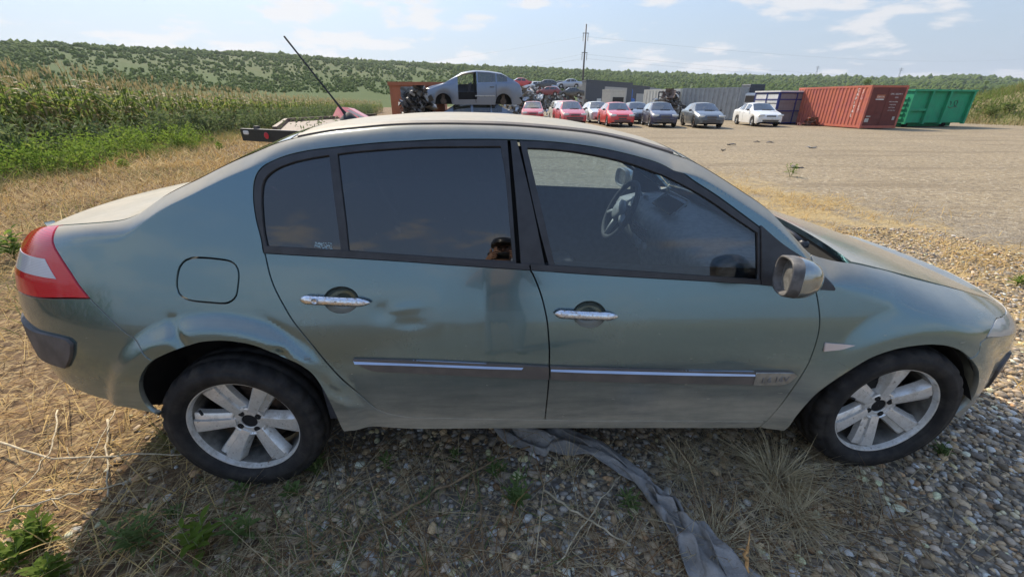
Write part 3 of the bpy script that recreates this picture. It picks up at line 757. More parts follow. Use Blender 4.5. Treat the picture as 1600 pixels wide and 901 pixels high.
# handles: recess in the door skin, dish behind it, chrome bar in front
HND = dict(rear=(533, 468.5, 26.5, 20, (471, 466.5), (581, 471.5)), front=(921, 491, 25, 20, (865, 488.5), (965, 493)))
doors = {}
for nm, loop in (('rear', DOOR_R), ('front', DOOR_F)):
    u, v, ru, rv, e0, e1 = HND[nm]
    hole = px(ell(u, v, ru, rv, 32))
    d = panel(nm+'_door', loop, 'paint', car, holes=[hole], grid=.022, far=True)
    doors[nm] = d
    fd = [o for o in car.children if o.name.startswith(nm+'_door') and o != d][0]; doors[nm+'_far'] = fd
    c = hole.mean(0); ra, rb = np.ptp(hole[:, 0])/2, np.ptp(hole[:, 1])/2
    for sgn, par in ((1, d), (-1, fd)):
        m_ = MB(); rings = []
        for r_, dp in ((1.03, -.001), (1.0, .006), (.93, .018), (.75, .028), (.4, .033), (.02, .034)):
            th = np.arange(36)*2*np.pi/36
            A_, V_ = c[0]+ra*r_*np.cos(th), c[1]+rb*r_*np.sin(th)
            p = S(A_, V_)-Sn(A_, V_)*dp; p[:, 1] *= sgn; rings.append(p)
        m_.loft(rings, cap=False); m_.build('handle_recess', 'paint', par, True, fixn=False)
        q0, q1 = px([e0])[0], px([e1])[0]
        m_ = MB(); rings = []
        for t in np.linspace(0, 1, 25):
            A_ = q0[0]+(q1[0]-q0[0])*t; V_ = q0[1]+(q1[1]-q0[1])*t
            e_ = min(1, (t/.09))**.5 if t < .09 else (min(1, (1-t)/.16)**.55 if t > .84 else 1)
            hh = .0165*max(e_, .05); th = np.arange(14)*2*np.pi/14
            pc = S(A_, V_); n_ = Sn(np.array([A_]), np.array([V_]))[0]; upv = np.array([0, n_[2], -n_[1]]); upv /= np.linalg.norm(upv); upv *= np.sign(upv[2])
            ctr = pc+n_*(.016+.014*math.sin(math.pi*t)**.6*.6)
            rr = ctr+np.outer(np.cos(th)*hh, upv)+np.outer(np.sin(th)*.010*max(e_, .2), n_)
            rr[:, 1] *= sgn; rings.append(rr)
        m_.loft(rings); m_.build('door_handle', 'chrome_worn', par, True)
        if sgn == 1 and nm == 'rear':
            pc = S(*(q0+(q1-q0)*.24)); n_ = Sn(*[np.array([x]) for x in (q0+(q1-q0)*.24)])[0]
            MB().lathe([(0, .001), (0, .010), (-.004, .011)], 20).build('lock_cap', 'chrome_worn', par, True, loc=tuple(pc+n_*.034))

# front wing, lamps, bumpers
FT = tl(1266, 1568)[::1]
panel('front_fender', np.concatenate([np.array(FT), px([(1558,497),(1549,513)]+FSEAM+FARCH[1:]+[(1225,673),(1200,670)]+FAEDGE[::-1]+[(1266,430)])]), 'paint', car, grid=.02)
aHL = float(FT[-1][0]); hl0 = .30
def hl_top(a): return float(vmax(a))
hlb = px([(1541,526.5),(1565,525.5)])
HL = [tuple(p) for p in px([(1541,526.5),(1549,513),(1558,497)])]+[(aHL, hl_top(aHL))]+[(a, hl_top(a)) for a in np.linspace(aHL-.04, hl0, 8)]+[(hl0, hlb[1][1]-.03), (.5, hlb[1][1]-.02), tuple(hlb[1])]
headlamp = panel('headlamp', np.array(HL), 'lamp_clear', car, gap=.002, off=-.002, grid=.02, depth=.03)
_hi = np.array(HL); panel('headlamp_bowl', inset(smooth_loop(_hi), .004), 'lamp_bowl', headlamp, raw=True, off=.035, grid=.03, depth=.004)
bz0 = .19
FB = [tuple(p) for p in px(FARCH2[::-1]+FSEAM[::-1][1:])]+[tuple(hlb[1]), (.5, hlb[1][1]-.022), (hl0, hlb[1][1]-.032), (hl0-.02, hl_top(hl0)-.02), (.0, hl_top(0.))]+[(0., bz0), (.6, bz0), (.95, bz0+.01)]
panel('front_bumper', np.array(FB), 'paint', car, grid=.026, depth=.02)
panel('bumper_strip', px([(1586,557),(1562,569),(1556,577),(1546,601),(1552,602)])[[0,1,2,3]].tolist()+[(.78, .30), (.55, .33), (.45, .42), (.55, .455)], 'black_plastic', car, off=-.010, gap=0, grid=.03)
lr = px(LAMP_R); lb = px([(140,466),(100,465.5),(60,464.5)])
aTL = 4.95; aTe = min(ALEN-.2, lb[2][0]+.36)
top_a = np.linspace(lr[-1][0], aTe, 9)
TLp = [tuple(p) for p in lr]+[(a, float(vmax(a))-.002) for a in top_a[1:]]+[(aTe, lb[2][1]-.005)]+[tuple(p) for p in lb[::-1][:-1]]
def lampwarp(V, Q): return V
tail_lamp = panel('tail_lamp', np.array(TLp), 'lamp_red', car, off=-.003, grid=.02, depth=.03)
_w = px([(46,399.5),(72,404),(90,436),(45,426)]).tolist(); _w = [(_w[0][0]+.16, _w[0][1]+.004)]+_w[1:3]+[(_w[3][0]+.16, _w[3][1])]
panel('reverse_lens', _w, 'lamp_white', tail_lamp, gap=.001, off=-.0045, depth=.004, grid=.02)
rb = px([(250,648),(243,646),(230,635),(219,612),(220,590),(228,575),(238,564)])
RB = [tuple(p) for p in rb]+[tuple(p) for p in px(QSEAM[1:])]+[tuple(p) for p in px([(100,466),(60,465)])]+[(aTe, lb[2][1]-.006), (ALEN, lb[2][1]-.02)]+[(ALEN, .40), (5.3, .42), (5.05, .465), (4.893, .497), (4.826, .498), (4.734, .482), (4.633, .463), (4.496, .452)]
panel('rear_bumper', np.array(RB), 'paint', car, grid=.026, depth=.02)
sp = px([(56,515),(80,522),(107,529),(115,536),(114,555),(107,573),(90,568),(66,558)]).tolist()
panel('bumper_strip', sp[:7]+[(sp[7][0]+.12, sp[7][1]+.01), (5.12, sp[7][1]+.02), (5.12, sp[0][1]+.01), (sp[0][0]+.08, sp[0][1]+.006)], 'black_plastic', car, off=-.012, gap=0, grid=.03)
panel('tail_panel', np.array([(aTe+.004, lb[2][1]-.004), (aTe+.004, float(vmax(aTe))-.004), ((aTe+ALEN)/2, float(vmax((aTe+ALEN)/2))-.004), (ALEN, float(vmax(ALEN))-.004), (ALEN, lb[2][1]-.018)]), 'paint', car, grid=.04)

# window surround, panes, pillar cover
GQ = [(416,383.5),(412,365),(408.5,330),(408,300),(412,281),(426,267),(450,256),(480,248),(514,242.5),(518,280),(523,320),(527,350),(532,389.5)]
GR = [(527,240.5),(560,236.5),(640,230.5),(700,229),(782,228.5),(789,270),(796,350),(801,407.5),(740,404),(640,397.5),(544,390.5),(540,350),(534,300)]
GF = [(824,231),(860,232.5),(900,237),(950,246),(1000,260),(1050,280),(1100,307),(1150,341),(1184,364),(1185,435.5),(1100,430),(1000,423),(940,418.5),(867,413.5),(850,340)]
RF = DLO[:16]+[(793,218.5),(800,310),(807.5,418)]+BELT_LO[::-1][1:]
FF = [(812,219.5),(850,221)]+DLO[18:26]+[(1188,357),(1188,443)]+BELT_LO2[::-1][3:]+[(860,424),(838,340)]
hq, hr, hf = (smooth_loop(px(g), .014) for g in (GQ, GR, GF))
wr = panel('window_surround', px(RF), 'black_satin', doors['rear'], holes=[hq, hr], off=.001, gap=.001, grid=.03, far=doors['rear_far'])
wf = panel('window_surround', px(FF), 'black_satin', doors['front'], holes=[hf], off=.001, gap=.001, grid=.03, far=doors['front_far'])
panel('pillar_cover', px([(797.5,219),(808,219.5),(830,310),(852,416),(814,415),(806,310)]), 'black_satin', car, off=.002, gap=.0005, grid=.03)
panel('pillar_inner', px([(784,222),(822,222),(862,411),(806,409)]), 'under_black', car, off=.03, gap=0, grid=.04)
panel('quarter_pane', inset(hq, -.004), 'glass_dark', doors['rear'], off=.011, raw=True, gap=0, depth=.003, grid=.04, far=doors['rear_far'])
panel('window_pane', inset(hr, -.004), 'glass_dark', doors['rear'], off=.011, raw=True, gap=0, depth=.003, grid=.04, far=doors['rear_far'])
panel('window_pane', inset(hf, -.004), 'glass_side', doors['front'], off=.011, raw=True, gap=0, depth=.003, grid=.04, far=doors['front_far'])
panel('mirror_base', px([(1188,352),(1222,381),(1257,404),(1285,431),(1304,451),(1302,454),(1240,450),(1189,444)]), 'black_satin', doors['front'], off=-.006, gap=.0005, grid=.03, far=doors['front_far'])
bm = px([(413,384.5),(480,388.5),(560,393.5),(640,399),(700,403.5),(760,407.5),(826,412.5)]).tolist()+px(BELT_LO[::-1]).tolist()
panel('belt_moulding', bm, 'black_satin', doors['rear'], off=-.006, gap=.0, grid=.04, far=doors['rear_far'])
bm = px([(829,412.5),(920,418.5),(1000,424),(1100,431),(1187,437)]).tolist()+px([(1187,444),(1100,438.5),(1020,434),(920,428),(830,421.5)]).tolist()
panel('belt_moulding', bm, 'black_satin', doors['front'], off=-.006, gap=.0, grid=.04, far=doors['front_far'])
# rub strips: dark body with a bright upper band
st = px([(552,559.5),(640,561.5),(760,566.5),(857,571),(857,590),(760,586),(640,580),(585,577),(562,568)])
s1 = panel('rub_strip', st, 'strip_dark', doors['rear'], off=-.012, gap=0, depth=.014, grid=.03, far=doors['rear_far'])
_cb = px([(552,559.5),(640,561.5),(760,566.5),(820,569.5),(815,574),(760,572.5),(640,568),(556,565.5)])
panel('chrome_band', _cb, 'chrome_band', s1, off=-.0120, gap=0, depth=.006, grid=.03, far=False, warp=bevel_warp(_cb, .010, .005), tilt=.75)
st = px([(860,571),(920,573),(1060,577),(1178,579),(1238,580),(1242,583),(1230,594),(1215,598),(1172,598),(1060,596),(920,592.5),(860,590)])
s2 = panel('rub_strip', st, 'strip_dark', doors['front'], off=-.012, gap=0, depth=.014, grid=.03, far=doors['front_far'])
_cb = px([(860,571),(920,573),(1060,577),(1178,579),(1177,584),(1060,582),(920,578.5),(860,576.5)])
panel('chrome_band', _cb, 'chrome_band', s2, off=-.0120, gap=0, depth=.006, grid=.03, far=False, warp=bevel_warp(_cb, .008, .005), tilt=.75)
badge = panel('badge_plate', px([(1179,579),(1238,580),(1242,583.5),(1230,594),(1215,598),(1174,598)]), 'badge_metal', s2, off=-.015, gap=0, depth=.005, grid=.02, far=False)
tv, tf_ = text_mesh('1.6 16V', .030, .001)
b0, b1 = px([(1184,594.5),(1228,592)]); p0, p1 = S(*b0), S(*b1); n0 = Sn(*[np.array([x]) for x in b0])[0]
ex = (p1-p0)/np.linalg.norm(p1-p0); ey = np.cross(n0, ex)
ey = ey if ey[2] > 0 else -ey
sc_ = np.linalg.norm(p1-p0)/max(tv[:, 0].max(), 1e-6)
mk('badge_lettering', p0+n0*.0165+np.outer(tv[:, 0]*sc_, ex)+np.outer(tv[:, 1]*sc_, ey)+np.outer(tv[:, 2], n0), tf_, 'chrome_band', s2)
panel('side_repeater', px([(1289,535),(1300,536),(1335,539),(1312,545.5),(1286,548)]), 'lamp_amber', car, off=-.006, gap=0, depth=.008, grid=.02)

# panels across the car
def across(name, x0, x1, mat, parent, t0=-1., t1=1., na=40, ntt=41, dz=0., thick=.0, holes=None, xe=None):
    A_ = np.linspace(a_T(x0), a_T(x1), na); T_ = np.linspace(t0, t1, ntt)
    AA, TT = np.meshgrid(A_, T_, indexing='ij')
    V = TOP(AA.ravel(), TT.ravel(), dz).reshape(na, ntt, 3)
    e = 1e-3
    n_ = np.cross(TOP(AA.ravel()+e, TT.ravel(), dz)-TOP(AA.ravel()-e, TT.ravel(), dz), TOP(AA.ravel(), TT.ravel()+e, dz)-TOP(AA.ravel(), TT.ravel()-e, dz))
    n_ /= np.linalg.norm(n_, axis=1)[:, None]; n_ *= np.sign(n_[:, 2:3])
    I = np.arange(na*ntt).reshape(na, ntt)
    F = [[I[i, j], I[i+1, j], I[i+1, j+1], I[i, j+1]] for i in range(na-1) for j in range(ntt-1)]
    Vf = V.reshape(-1, 3); Nf = n_
    rim = np.concatenate([I[0, :], I[1:, -1], I[-1, ::-1][1:], I[::-1, 0][1:-1]])
    b = len(Vf); P0 = Vf[rim]; P1 = P0-n_[rim]*.022; k = len(rim)
    c = P0.mean(0); on = P0-c; on[:, 2] = 0; on /= np.linalg.norm(on, axis=1)[:, None]
    Vf = np.concatenate([Vf, P0, P1]); Nf = np.concatenate([Nf, on, on])
    F += [[b+i, b+(i+1) % k, b+k+(i+1) % k, b+k+i] for i in range(k)]
    F2 = []
    for f in F:
        p = Vf[f[:3]]; nn = np.cross(p[1]-p[0], p[2]-p[0]); F2.append(f if nn@Nf[f].mean(0) > 0 else f[::-1])
    return mk(name, Vf, F2, mat, parent, True, Nf)
roof = across('roof', .385, -1.05, 'paint', car, -.985, .985, 60, 61)
across('windscreen', .90, .395, 'glass_screen', car, -.985, .985, 24, 25)
across('rear_screen', -1.06, -1.575, 'glass_dark', car, -.97, .97, 24, 25)
hood = across('hood', 1.90, 1.075, 'paint', car, -.985, .985, 44, 45, dz=.001)
trunk = across('trunk_lid', -1.615, -2.02, 'paint', car, -.985, .985, 30, 45)
nn_ = 61; tt_ = np.linspace(-1, 1, nn_)
def end_fill(name, x0, a_end):
    h0 = TOP(np.full(nn_, a_T(x0)), tt_*.985); h0[:, 2] -= .002
    aa = a_T(x0)+(a_end-a_T(x0))*(1-np.abs(tt_)); e_ = S(aa, vmax(aa)); e_[:, 1] *= -np.sign(tt_)
    e_[:, 2] -= .012 if a_end else 0.
    mid_ = (h0+e_)/2; mid_[:, 2] += .004
    MB().loft([h0, mid_, e_], cap=False, closed=False).build(name, 'paint', car, True)
end_fill('nose_panel', 1.905, 0.0); end_fill('tail_edge', -2.01, ALEN)
for sg in (-1, 1):                     # roof ditch mouldings
    A_ = np.linspace(a_T(.36), a_T(-1.03), 60); P = TOP(A_, np.full(60, sg*.992)); P[:, 2] += .006
    Q_ = TOP(A_, np.full(60, sg*.945)); Q_[:, 2] += .010
    m_ = MB(); m_.loft(list(np.stack([P, Q_, Q_-[0, 0, .012], P-[0, 0, .012]], 1)), cap=True); m_.build('roof_moulding', 'strip_dark', roof, False)
    # gaps in the moulding over the rack points
# cowl with wipers
cow = MB(); A_ = np.linspace(-1, 1, 25)
r0 = TOP(np.full(25, a_T(.885)), A_*.96); r1 = TOP(np.full(25, a_T(1.10)), A_*.96); r0[:, 2] -= .01
mid = (r0+r1)/2; mid[:, 2] -= .075; r1b = r1.copy(); r1b[:, 2] -= .085
cow.loft([r0, r0*.35+mid*.65, mid, r1b], cap=False, closed=False); cow.build('cowl', 'cowl_grey', car, False)
wl = MB(); r2 = TOP(np.full(25, a_T(1.088)), A_*.97); r2[:, 2] -= .006; r3 = r2.copy(); r3[:, 2] -= .10; r3[:, 0] -= .01
wl.loft([r2, r3], cap=False, closed=False).build('bulkhead_seal', 'rubber', car)
for k, (y0, y1) in enumerate(((-.52, .05), (.10, .62))):
    pv = np.array([1.03, y0, .955]); tip = np.array([.93, y1, 1.035])
    w_ = MB(); w_.tube([pv, pv+[-.02, .05, .03], (pv+tip)/2+[.02, 0, .02], tip+[.01, -.02, .012]], [.014, .011, .007, .005], 8)
    w_.lathe([(0, .022), (.02, .022), (.028, .012)], 14, c=pv-[0, 0, .01], axis=2)
    wp = w_.build('wiper_arm', 'black_satin', car, True)
    MB().tube([tip+[.012, -.30, -.012], tip+[.004, 0, 0.0], tip+[-.004, .22, .004]], .007, 6).build('wiper_blade', 'rubber', wp)

# antenna on the rear of the roof
ab = TOP(np.array([a_T(-.98)]), np.array([.0]))[0]
at_ = on_y(444, 57, ab[1])
an = MB(); v_ = at_-ab
_ab = on_y(546, 189, ab[1]); _ab[2] = ab[2]; v_ = at_-_ab
an.tube([_ab, _ab+v_*.06, _ab+v_*.12, _ab+v_*.3, _ab+v_*.6, at_], [.014, .010, .006, .0042, .0038, .0045], 8)
an.lathe([(0, .045), (.012, .036), (.03, .016), (.036, .004)], 18, c=_ab-[0, 0, .006], axis=2)
an.build('antenna', 'rubber', car, True)

# door mirrors: shell, dark bezel, glass
def mirror(sgn, par):
    c0 = on_y(1239, 432, -.985); c = c0*np.array([1, sgn, 1]) if sgn == 1 else c0*np.array([1, -1, 1])
    # local frame: shell opens backwards (-x) and a little towards the car side
    ax = np.array([-.95, .26*sgn, .02]); ax /= np.linalg.norm(ax)           # direction the glass faces
    upv = np.array([.05, .12*sgn, 1.]); upv -= ax*(upv@ax); upv /= np.linalg.norm(upv); sd = np.cross(upv, ax)
    def ring(dpt, sw, sh, e=3.0, n=36, sx=0, sz=0):
        t = np.arange(n)*2*np.pi/n; a_, b_ = np.cos(t), np.sin(t)
        return c+ax*dpt+np.outer(np.sign(a_)*abs(a_)**(2/e)*sw+sx, sd)+np.outer(np.sign(b_)*abs(b_)**(2/e)*sh+sz, upv)
    W_, H_ = .076, .066
    sh = MB(); sh.loft([ring(-.078, .012, .010, 2), ring(-.073, .042, .036, 2.2), ring(-.058, .058, .050, 2.4), ring(-.034, .071, .062, 2.8), ring(-.012, W_, H_, 3.0), ring(.0, W_, H_, 3.0)], cap=False)
    s_ = sh.build('side_mirror', 'mirror_shell', par, True)
    bz = MB(); bz.loft([ring(-.001, W_+.001, H_+.001), ring(.030, W_-.001, H_-.001), ring(.034, W_-.005, H_-.005), ring(.030, W_-.010, H_-.010), ring(-.02, W_-.016, H_-.016)], cap=False)
    bz.build('mirror_bezel', 'mirror_bezel', s_, True)
    g = MB(); g.loft([ring(.008, W_-.013, H_-.013), ring(.0085, .001, .001)], cap=False); g.build('mirror_glass', 'mirror_glass', s_)
    ft = MB(); e_ = c+ax*-.04
    root = S(*px([(1268, 446)])[0])*np.array([1, sgn, 1])
    ft.tube([e_, (e_+root)/2+[0, 0, -.012], root+np.array([0, .03*sgn, 0])], [.034, .028, .032], 12); ft.build('mirror_arm', 'black_satin', s_, True)
mirror(1, doors['front']); mirror(-1, doors['front_far'])

# under-body, arch liners, cabin
for sy in (-1, 1): MB().box((-1.52, sy*.56, .50), (.60, .02, .46)).build('inner_fender', 'liner', car)
for sy in (-1, 1): MB().prism([(sy*.85, .425), (sy*.85, .56), (sy*.5, .56), (sy*.5, .15)], 0, -1.735, -1.72).build('splash_guard', 'liner', car)
bt_ = MB(); bt_.box((-1.70, 0, .72), (.96, 1.22, .44)); bt_.box((-1.95, 0, .70), (.5, 1.30, .3)); bt_.build('boot_light_block', 'under_black', car)  # solid boxes added inside the boot to stop sun leaking through the tail
eb_ = MB(); eb_.box((1.35, 0, .42), (.9, .95, .34)); eb_.build('engine_bay', 'under_black', car)
ub = MB(); ub.box((.15, 0, .27), (3.4, 1.35, .10)); ub.box((0, 0, .25), (1.7, 1.25, .06)); ub.build('underbody', 'under_black', car)
for sx, Rr in ((-1, .425), (1, .385)):
    for sy in (-1, 1):
        lm = MB(); th = np.linspace(R(4), R(152), 40) if sx < 0 else np.linspace(R(11), R(176), 40); rings = []
        if sx < 0: th = np.pi-th[::-1]; th = np.linspace(R(4), R(178), 40)
        for yy, rr in ((.872, Rr-.004), (.80, Rr+.01), (.60, Rr+.01), (.55, Rr-.05), (.545, .02)):
            if sx > 0: rr = rr*.362/.385; yy = yy-.022*(yy > .7)
            rings.append(np.stack([sx*WHX+rr*np.cos(th)-(.028 if sx > 0 else 0)*np.abs(np.cos(th))+(-.02 if sx > 0 else 0)*(np.cos(th) < 0)*np.abs(np.cos(th)), sy*(yy-(.13 if sx < 0 and yy > .7 else 0)*np.clip((np.degrees(th)-148)/16, 0, 1)-(.05 if sx > 0 and yy > .7 else 0)*-np.clip((28-np.degrees(th))/20, 0, 1)), WHZ+rr*np.sin(th)], 1))
        lm.loft(rings, cap=False, closed=False); lm.build('wheel_arch_liner', 'liner', car, True)
# ---- wheels
def wheel(x, sy, rot, par):
    """axis along y; outer side towards sy*y"""
    w_ = empty('wheel', (x, sy*.79, .316)); w_.parent = par
    o = sy
    n = 168; th = np.arange(n)*2*np.pi/n
    prof = [(-.085, .218), (-.098, .231), (-.1005, .2315), (-.1055, .248), (-.108, .262), (-.1055, .2765), (-.103, .2775), (-.1035, .288), (-.092, .304), (-.060, .314), (-.055, .308), (-.050, .308), (-.045, .315), (-.008, .3165), (-.004, .309), (.004, .309), (.008, .3165), (.045, .315), (.050, .308), (.055, .308), (.060, .314), (.092, .304), (.1035, .288), (.103, .2775), (.1055, .2765), (.108, .262), (.1055, .248), (.1005, .2315), (.098, .231), (.085, .218)]
    V = []
    for k, (h, r) in enumerate(prof):
        rr = np.full(n, r)
        if r > .3 and .055 < abs(h) < .1: rr = r-np.where((np.arange(n)+(0 if h < 0 else 3)) % 6 < 2, .008, 0)
        elif abs(h) in (.045, .008, .060): rr = r-np.where((np.arange(n)*1+int(abs(h)*100)) % 6 < 1, .004, 0)
        yy = h*.97
        z = rr*np.sin(th); z = np.where(z < -.306, -.306-(.001*(abs(h) < .1)), z)
        V.append(np.stack([rr*np.cos(th), np.full(n, yy), z], 1))
    m_ = MB(); m_.loft(V, cap=False); t_ = m_.build('tyre', 'tyre', w_, True)
    r_ = MB()                                            # rim: lip and barrel
    q = [(.079, .222), (.082, .2195), (.0805, .214), (.074, .2120), (.060, .2085), (.030, .203), (-.02, .199), (-.08, .200), (-.085, .215)]
    r_.lathe([(o*h, r) for h, r in q[:5]], 96)
    bar = MB().lathe([(o*h, r) for h, r in q[4:]], 96).build('barrel', 'alloy_shaded', w_, True)
    ct, st_ = np.cos, np.sin
    for k in range(6):                                   # spokes: flat face with a lower shelf along one edge
        a0 = rot+k*np.pi/3
        e = np.array([ct(a0), 0, st_(a0)]); s_ = np.array([-st_(a0), 0, ct(a0)])
        rs = [.052, .075, .12, .165, .200, .207]; wd = [.028, .029, .033, .038, .043, .044]
        hf = [.046, .050, .058, .064, .066, .060]
        rings = []
        for r1, w1, h1 in zip(rs, wd, hf):
            c = e*r1; y = np.array([0, o, 0])
            rings.append(np.array([c-s_*(w1+.011)+y*(h1-.040), c-s_*(w1+.007)+y*(h1-.018), c-s_*w1+y*(h1-.014), c-s_*(w1*.52)+y*(h1-.0105), c-s_*(w1*.44)+y*(h1-.001), c-s_*.1*w1+y*(h1+.0008), c+s_*(w1*.80)+y*h1, c+s_*(w1*.92)+y*(h1-.004), c+s_*(w1+.010)+y*(h1-.036)]))
        r_.loft(rings)
    hubp = [(.012, .032), (.040, .032), (.0415, .034), (.041, .058), (.044, .061), (.0465, .064), (.044, .070), (.02, .074)]
    r_.lathe([(o*h, r) for h, r in hubp], 60)
    rim = r_.build('rim', 'alloy', w_, 'auto')
    h_ = MB(); h_.lathe([(o*.038, .001), (o*.036, .0315), (o*.02, .0315)], 32)
    for k in range(4):
        a0 = rot+.55+k*np.pi/2
        h_.lathe([(o*.0440, .001), (o*.0440, .0125), (o*.030, .0125)], 16, c=(.046*ct(a0), 0, .046*st_(a0)))
    h_.build('lug_holes', 'under_black', w_)
    b_ = MB(); b_.lathe([(o*-.01, .02), (o*-.01, .145), (o*-.03, .145), (o*-.03, .02)], 48); b_.build('brake_disc', 'brake', w_, 'auto')
    MB().lathe([(o*-.05, .001), (o*-.05, .19)], 32).build('gap_shade_disc', 'under_black', w_)  # black disc added behind the spokes, standing in for shade in the gaps
    cp = MB().box((.13*ct(2.2), o*-.01, .13*st_(2.2)), (.10, .07, .07), bev=.015); cp.build('brake_caliper', 'under_black', w_)
    vt = MB().tube([(.185*ct(2.75), o*.055, .185*st_(2.75)), (.165*ct(2.75), o*.07, .165*st_(2.75))], .005, 8); vt.build('valve', 'rubber', w_)
    return w_
wheel(-WHX, -1, R(-2), car); wheel(WHX, -1, R(86), car); wheel(-WHX, 1, R(20), car); wheel(WHX, 1, R(50), car)

# ---- cabin
for sy, dF, dR in ((1, doors['front'], doors['rear']), (-1, doors['front_far'], doors['rear_far'])):
    for par, x0, x1 in ((dF, .88, -.10), (dR, -.14, -1.02)):
        A_ = np.linspace(a_of_x(x0), a_of_x(x1), 14); rings = []
        for vv, of in ((.30, .09), (.55, .085), (.62, .06), (.66, .06), (.72, .085), (.86, .075), (.925, .055), (.94, .03)):
            sl_ = np.interp(A_, [a_of_x(1.0), a_of_x(-1.1)], [0, .10])
            p = S(A_, np.full(14, vv)+sl_*(vv > .6), of); p[:, 1] *= sy; rings.append(p)
        MB().loft(rings, cap=False, closed=False).build('door_trim', 'cabin_dark', par, True)
across('headliner', .36, -1.05, 'cabin_grey', car, -.95, .95, 12, 12, dz=-.035)
ds = MB(); rings = []
for y in np.linspace(-.70, .70, 41):
    hoodlet = .045*math.exp(-((y-.37)/.20)**2)+.03*math.exp(-((y-.0)/.16)**2)
    bl = .05*math.exp(-((y)/.17)**2)
    sideb = .02*(abs(y)/.7)**2
    pr = [(1.02, .90), (.95, .945-sideb), (.82, .965+hoodlet*.3-sideb), (.66, .955+hoodlet-sideb), (.58-bl, .935+hoodlet-sideb), (.545-bl, .905+hoodlet*.6), (.535-bl, .86), (.55-bl, .76), (.60-bl*1.6, .66), (.72, .56), (.95, .5)]
    rings.append(np.array([(x_, y, z_) for x_, z_ in pr]))
dash = ds.loft(rings, cap=True, closed=True).build('dashboard', 'dash', car, True)
for k in range(6):                                        # vent slats and centre stack
    MB().box((.470, -.02, .905-.012*k), (.012, .22, .005), rot=rotm('Y', .25)).build('vent_slat', 'cabin_dark', dash)
for y, z in ((-.09, .80), (-.01, .80), (.07, .80)):
    MB().lathe([(0, .001), (0, .026), (.02, .030)], 24, c=(.470, y, z), axis=0).build('heater_knob', 'cabin_light', dash, 'auto')
dp = MB(); dp.box((.62, .0, 1.015), (.10, .26, .012), rot=rotm('Y', -.5), bev=.004); dp.build('display_screen', 'screen_black', dash)
fr = MB(); q = np.array([(.60, -.15, 1.0), (.60, .15, 1.0), (.67, .13, 1.06), (.67, -.13, 1.06), (.60, -.15, 1.0)])
fr.tube(q, .006, 6); fr.build('display_rim', 'cabin_light', dash)
col_ = np.array([.47, .37, .895]); axs = np.array([-.88, 0, .42]); axs /= np.linalg.norm(axs)
e1 = np.array([0, 1., 0]); e2 = np.cross(axs, e1); e2 *= np.sign(e2[2])
th = np.linspace(0, 2*np.pi, 49)
sw = MB(); sw.tube(col_+.185*(np.outer(np.cos(th), e1)+np.outer(np.sin(th), e2)), .0165, 10, cap=False)
swo = sw.build('steering_wheel', 'cabin_dark', car, True)
for a_ in (R(200), R(340), R(270)):
    d_ = math.cos(a_)*e1+math.sin(a_)*e2
    MB().tube([col_+d_*.05-axs*.01, col_+d_*.13, col_+d_*.18], [.022, .018, .014], 8).build('spoke', 'cabin_light', swo, True)
hub = MB(); hub.loft([col_+axs*dpt+np.outer(np.cos(th[:-1])*rx, e1)+np.outer(np.sin(th[:-1])*rx*.85, e2) for dpt, rx in ((-.02, .05), (.0, .078), (.018, .075), (.03, .05), (.034, .002))], cap=False)
hub.build('airbag_cover', 'cabin_light', swo, True)
MB().tube([col_-axs*.02, col_-axs*.20], [.05, .06], 12).build('steering_column', 'cabin_dark', swo, True)
for y, z in ((.31, .985), (.43, .985)):
    MB().lathe([(0, .001), (0, .045), (.01, .050), (.014, .045)], 28, c=(.60, y, z-.03), axis=0).build('gauge', 'cabin_light', dash, 'auto')
mi = MB().box((.40, .0, 1.28), (.03, .24, .065), rot=rotm('Y', -.2), bev=.012); mi.build('interior_mirror', 'cabin_dark', car, True)
def seat(x, y, wid, par):
    s_ = empty('seat', (x, y, .30)); s_.parent = par
    def pad(P, wx, t, nm):
        rings = []; P = np.array(P, float)
        T = np.gradient(P, axis=0); T /= np.linalg.norm(T, axis=1)[:, None]
        for i, (p, tt) in enumerate(zip(P, T)):
            nrm = np.array([-tt[2], 0, tt[0]]); e = .6 if i in (0, len(P)-1) else 1
            c = np.linspace(0, 2*np.pi, 20, endpoint=False)
            a_, b_ = np.cos(c), np.sin(c)
            rings.append(np.outer(np.sign(a_)*abs(a_)**.5*wx*e, [0, 1, 0])+np.outer(np.sign(b_)*abs(b_)**.6*t*e, nrm)+p)
        MB().loft(rings).build(nm, 'cabin_dark', s_, True)
    pad([(.28, 0, .17), (.22, 0, .20), (0, 0, .17), (-.2, 0, .14), (-.24, 0, .14)], wid/2, .07, 'cushion')
    pad([(-.20, 0, .16), (-.24, 0, .3), (-.30, 0, .5), (-.36, 0, .70), (-.38, 0, .74)], wid/2, .065, 'backrest')
    pad([(-.385, 0, .79), (-.39, 0, .82), (-.405, 0, .92), (-.41, 0, .95)], .13, .045, 'headrest')
seat(-.05, -.37, .50, car); seat(-.05, .37, .50, car); seat(-.78, -.33, .60, car); seat(-.78, .33, .60, car)
across('parcel_shelf', -1.40, -1.57, 'cabin_dark', car, -.9, .9, 4, 10, dz=-.10)
bk = MB().box((-1.22, 0, .70), (.06, 1.2, .6)); bk.build('rear_bulkhead', 'cabin_dark', car)
fl_ = MB().box((-.1, 0, .335), (2.3, 1.5, .02)); fl_.build('cabin_floor', 'cabin_dark', car)
# sticker in the rear quarter pane
q = px([(489,378),(517,379.5),(518,389.5),(490,388.5)]); P = S(q[:, 0], q[:, 1], .0095)
stk = mk('sticker', P, [[0, 1, 2, 3]], 'sticker', doors['rear'])
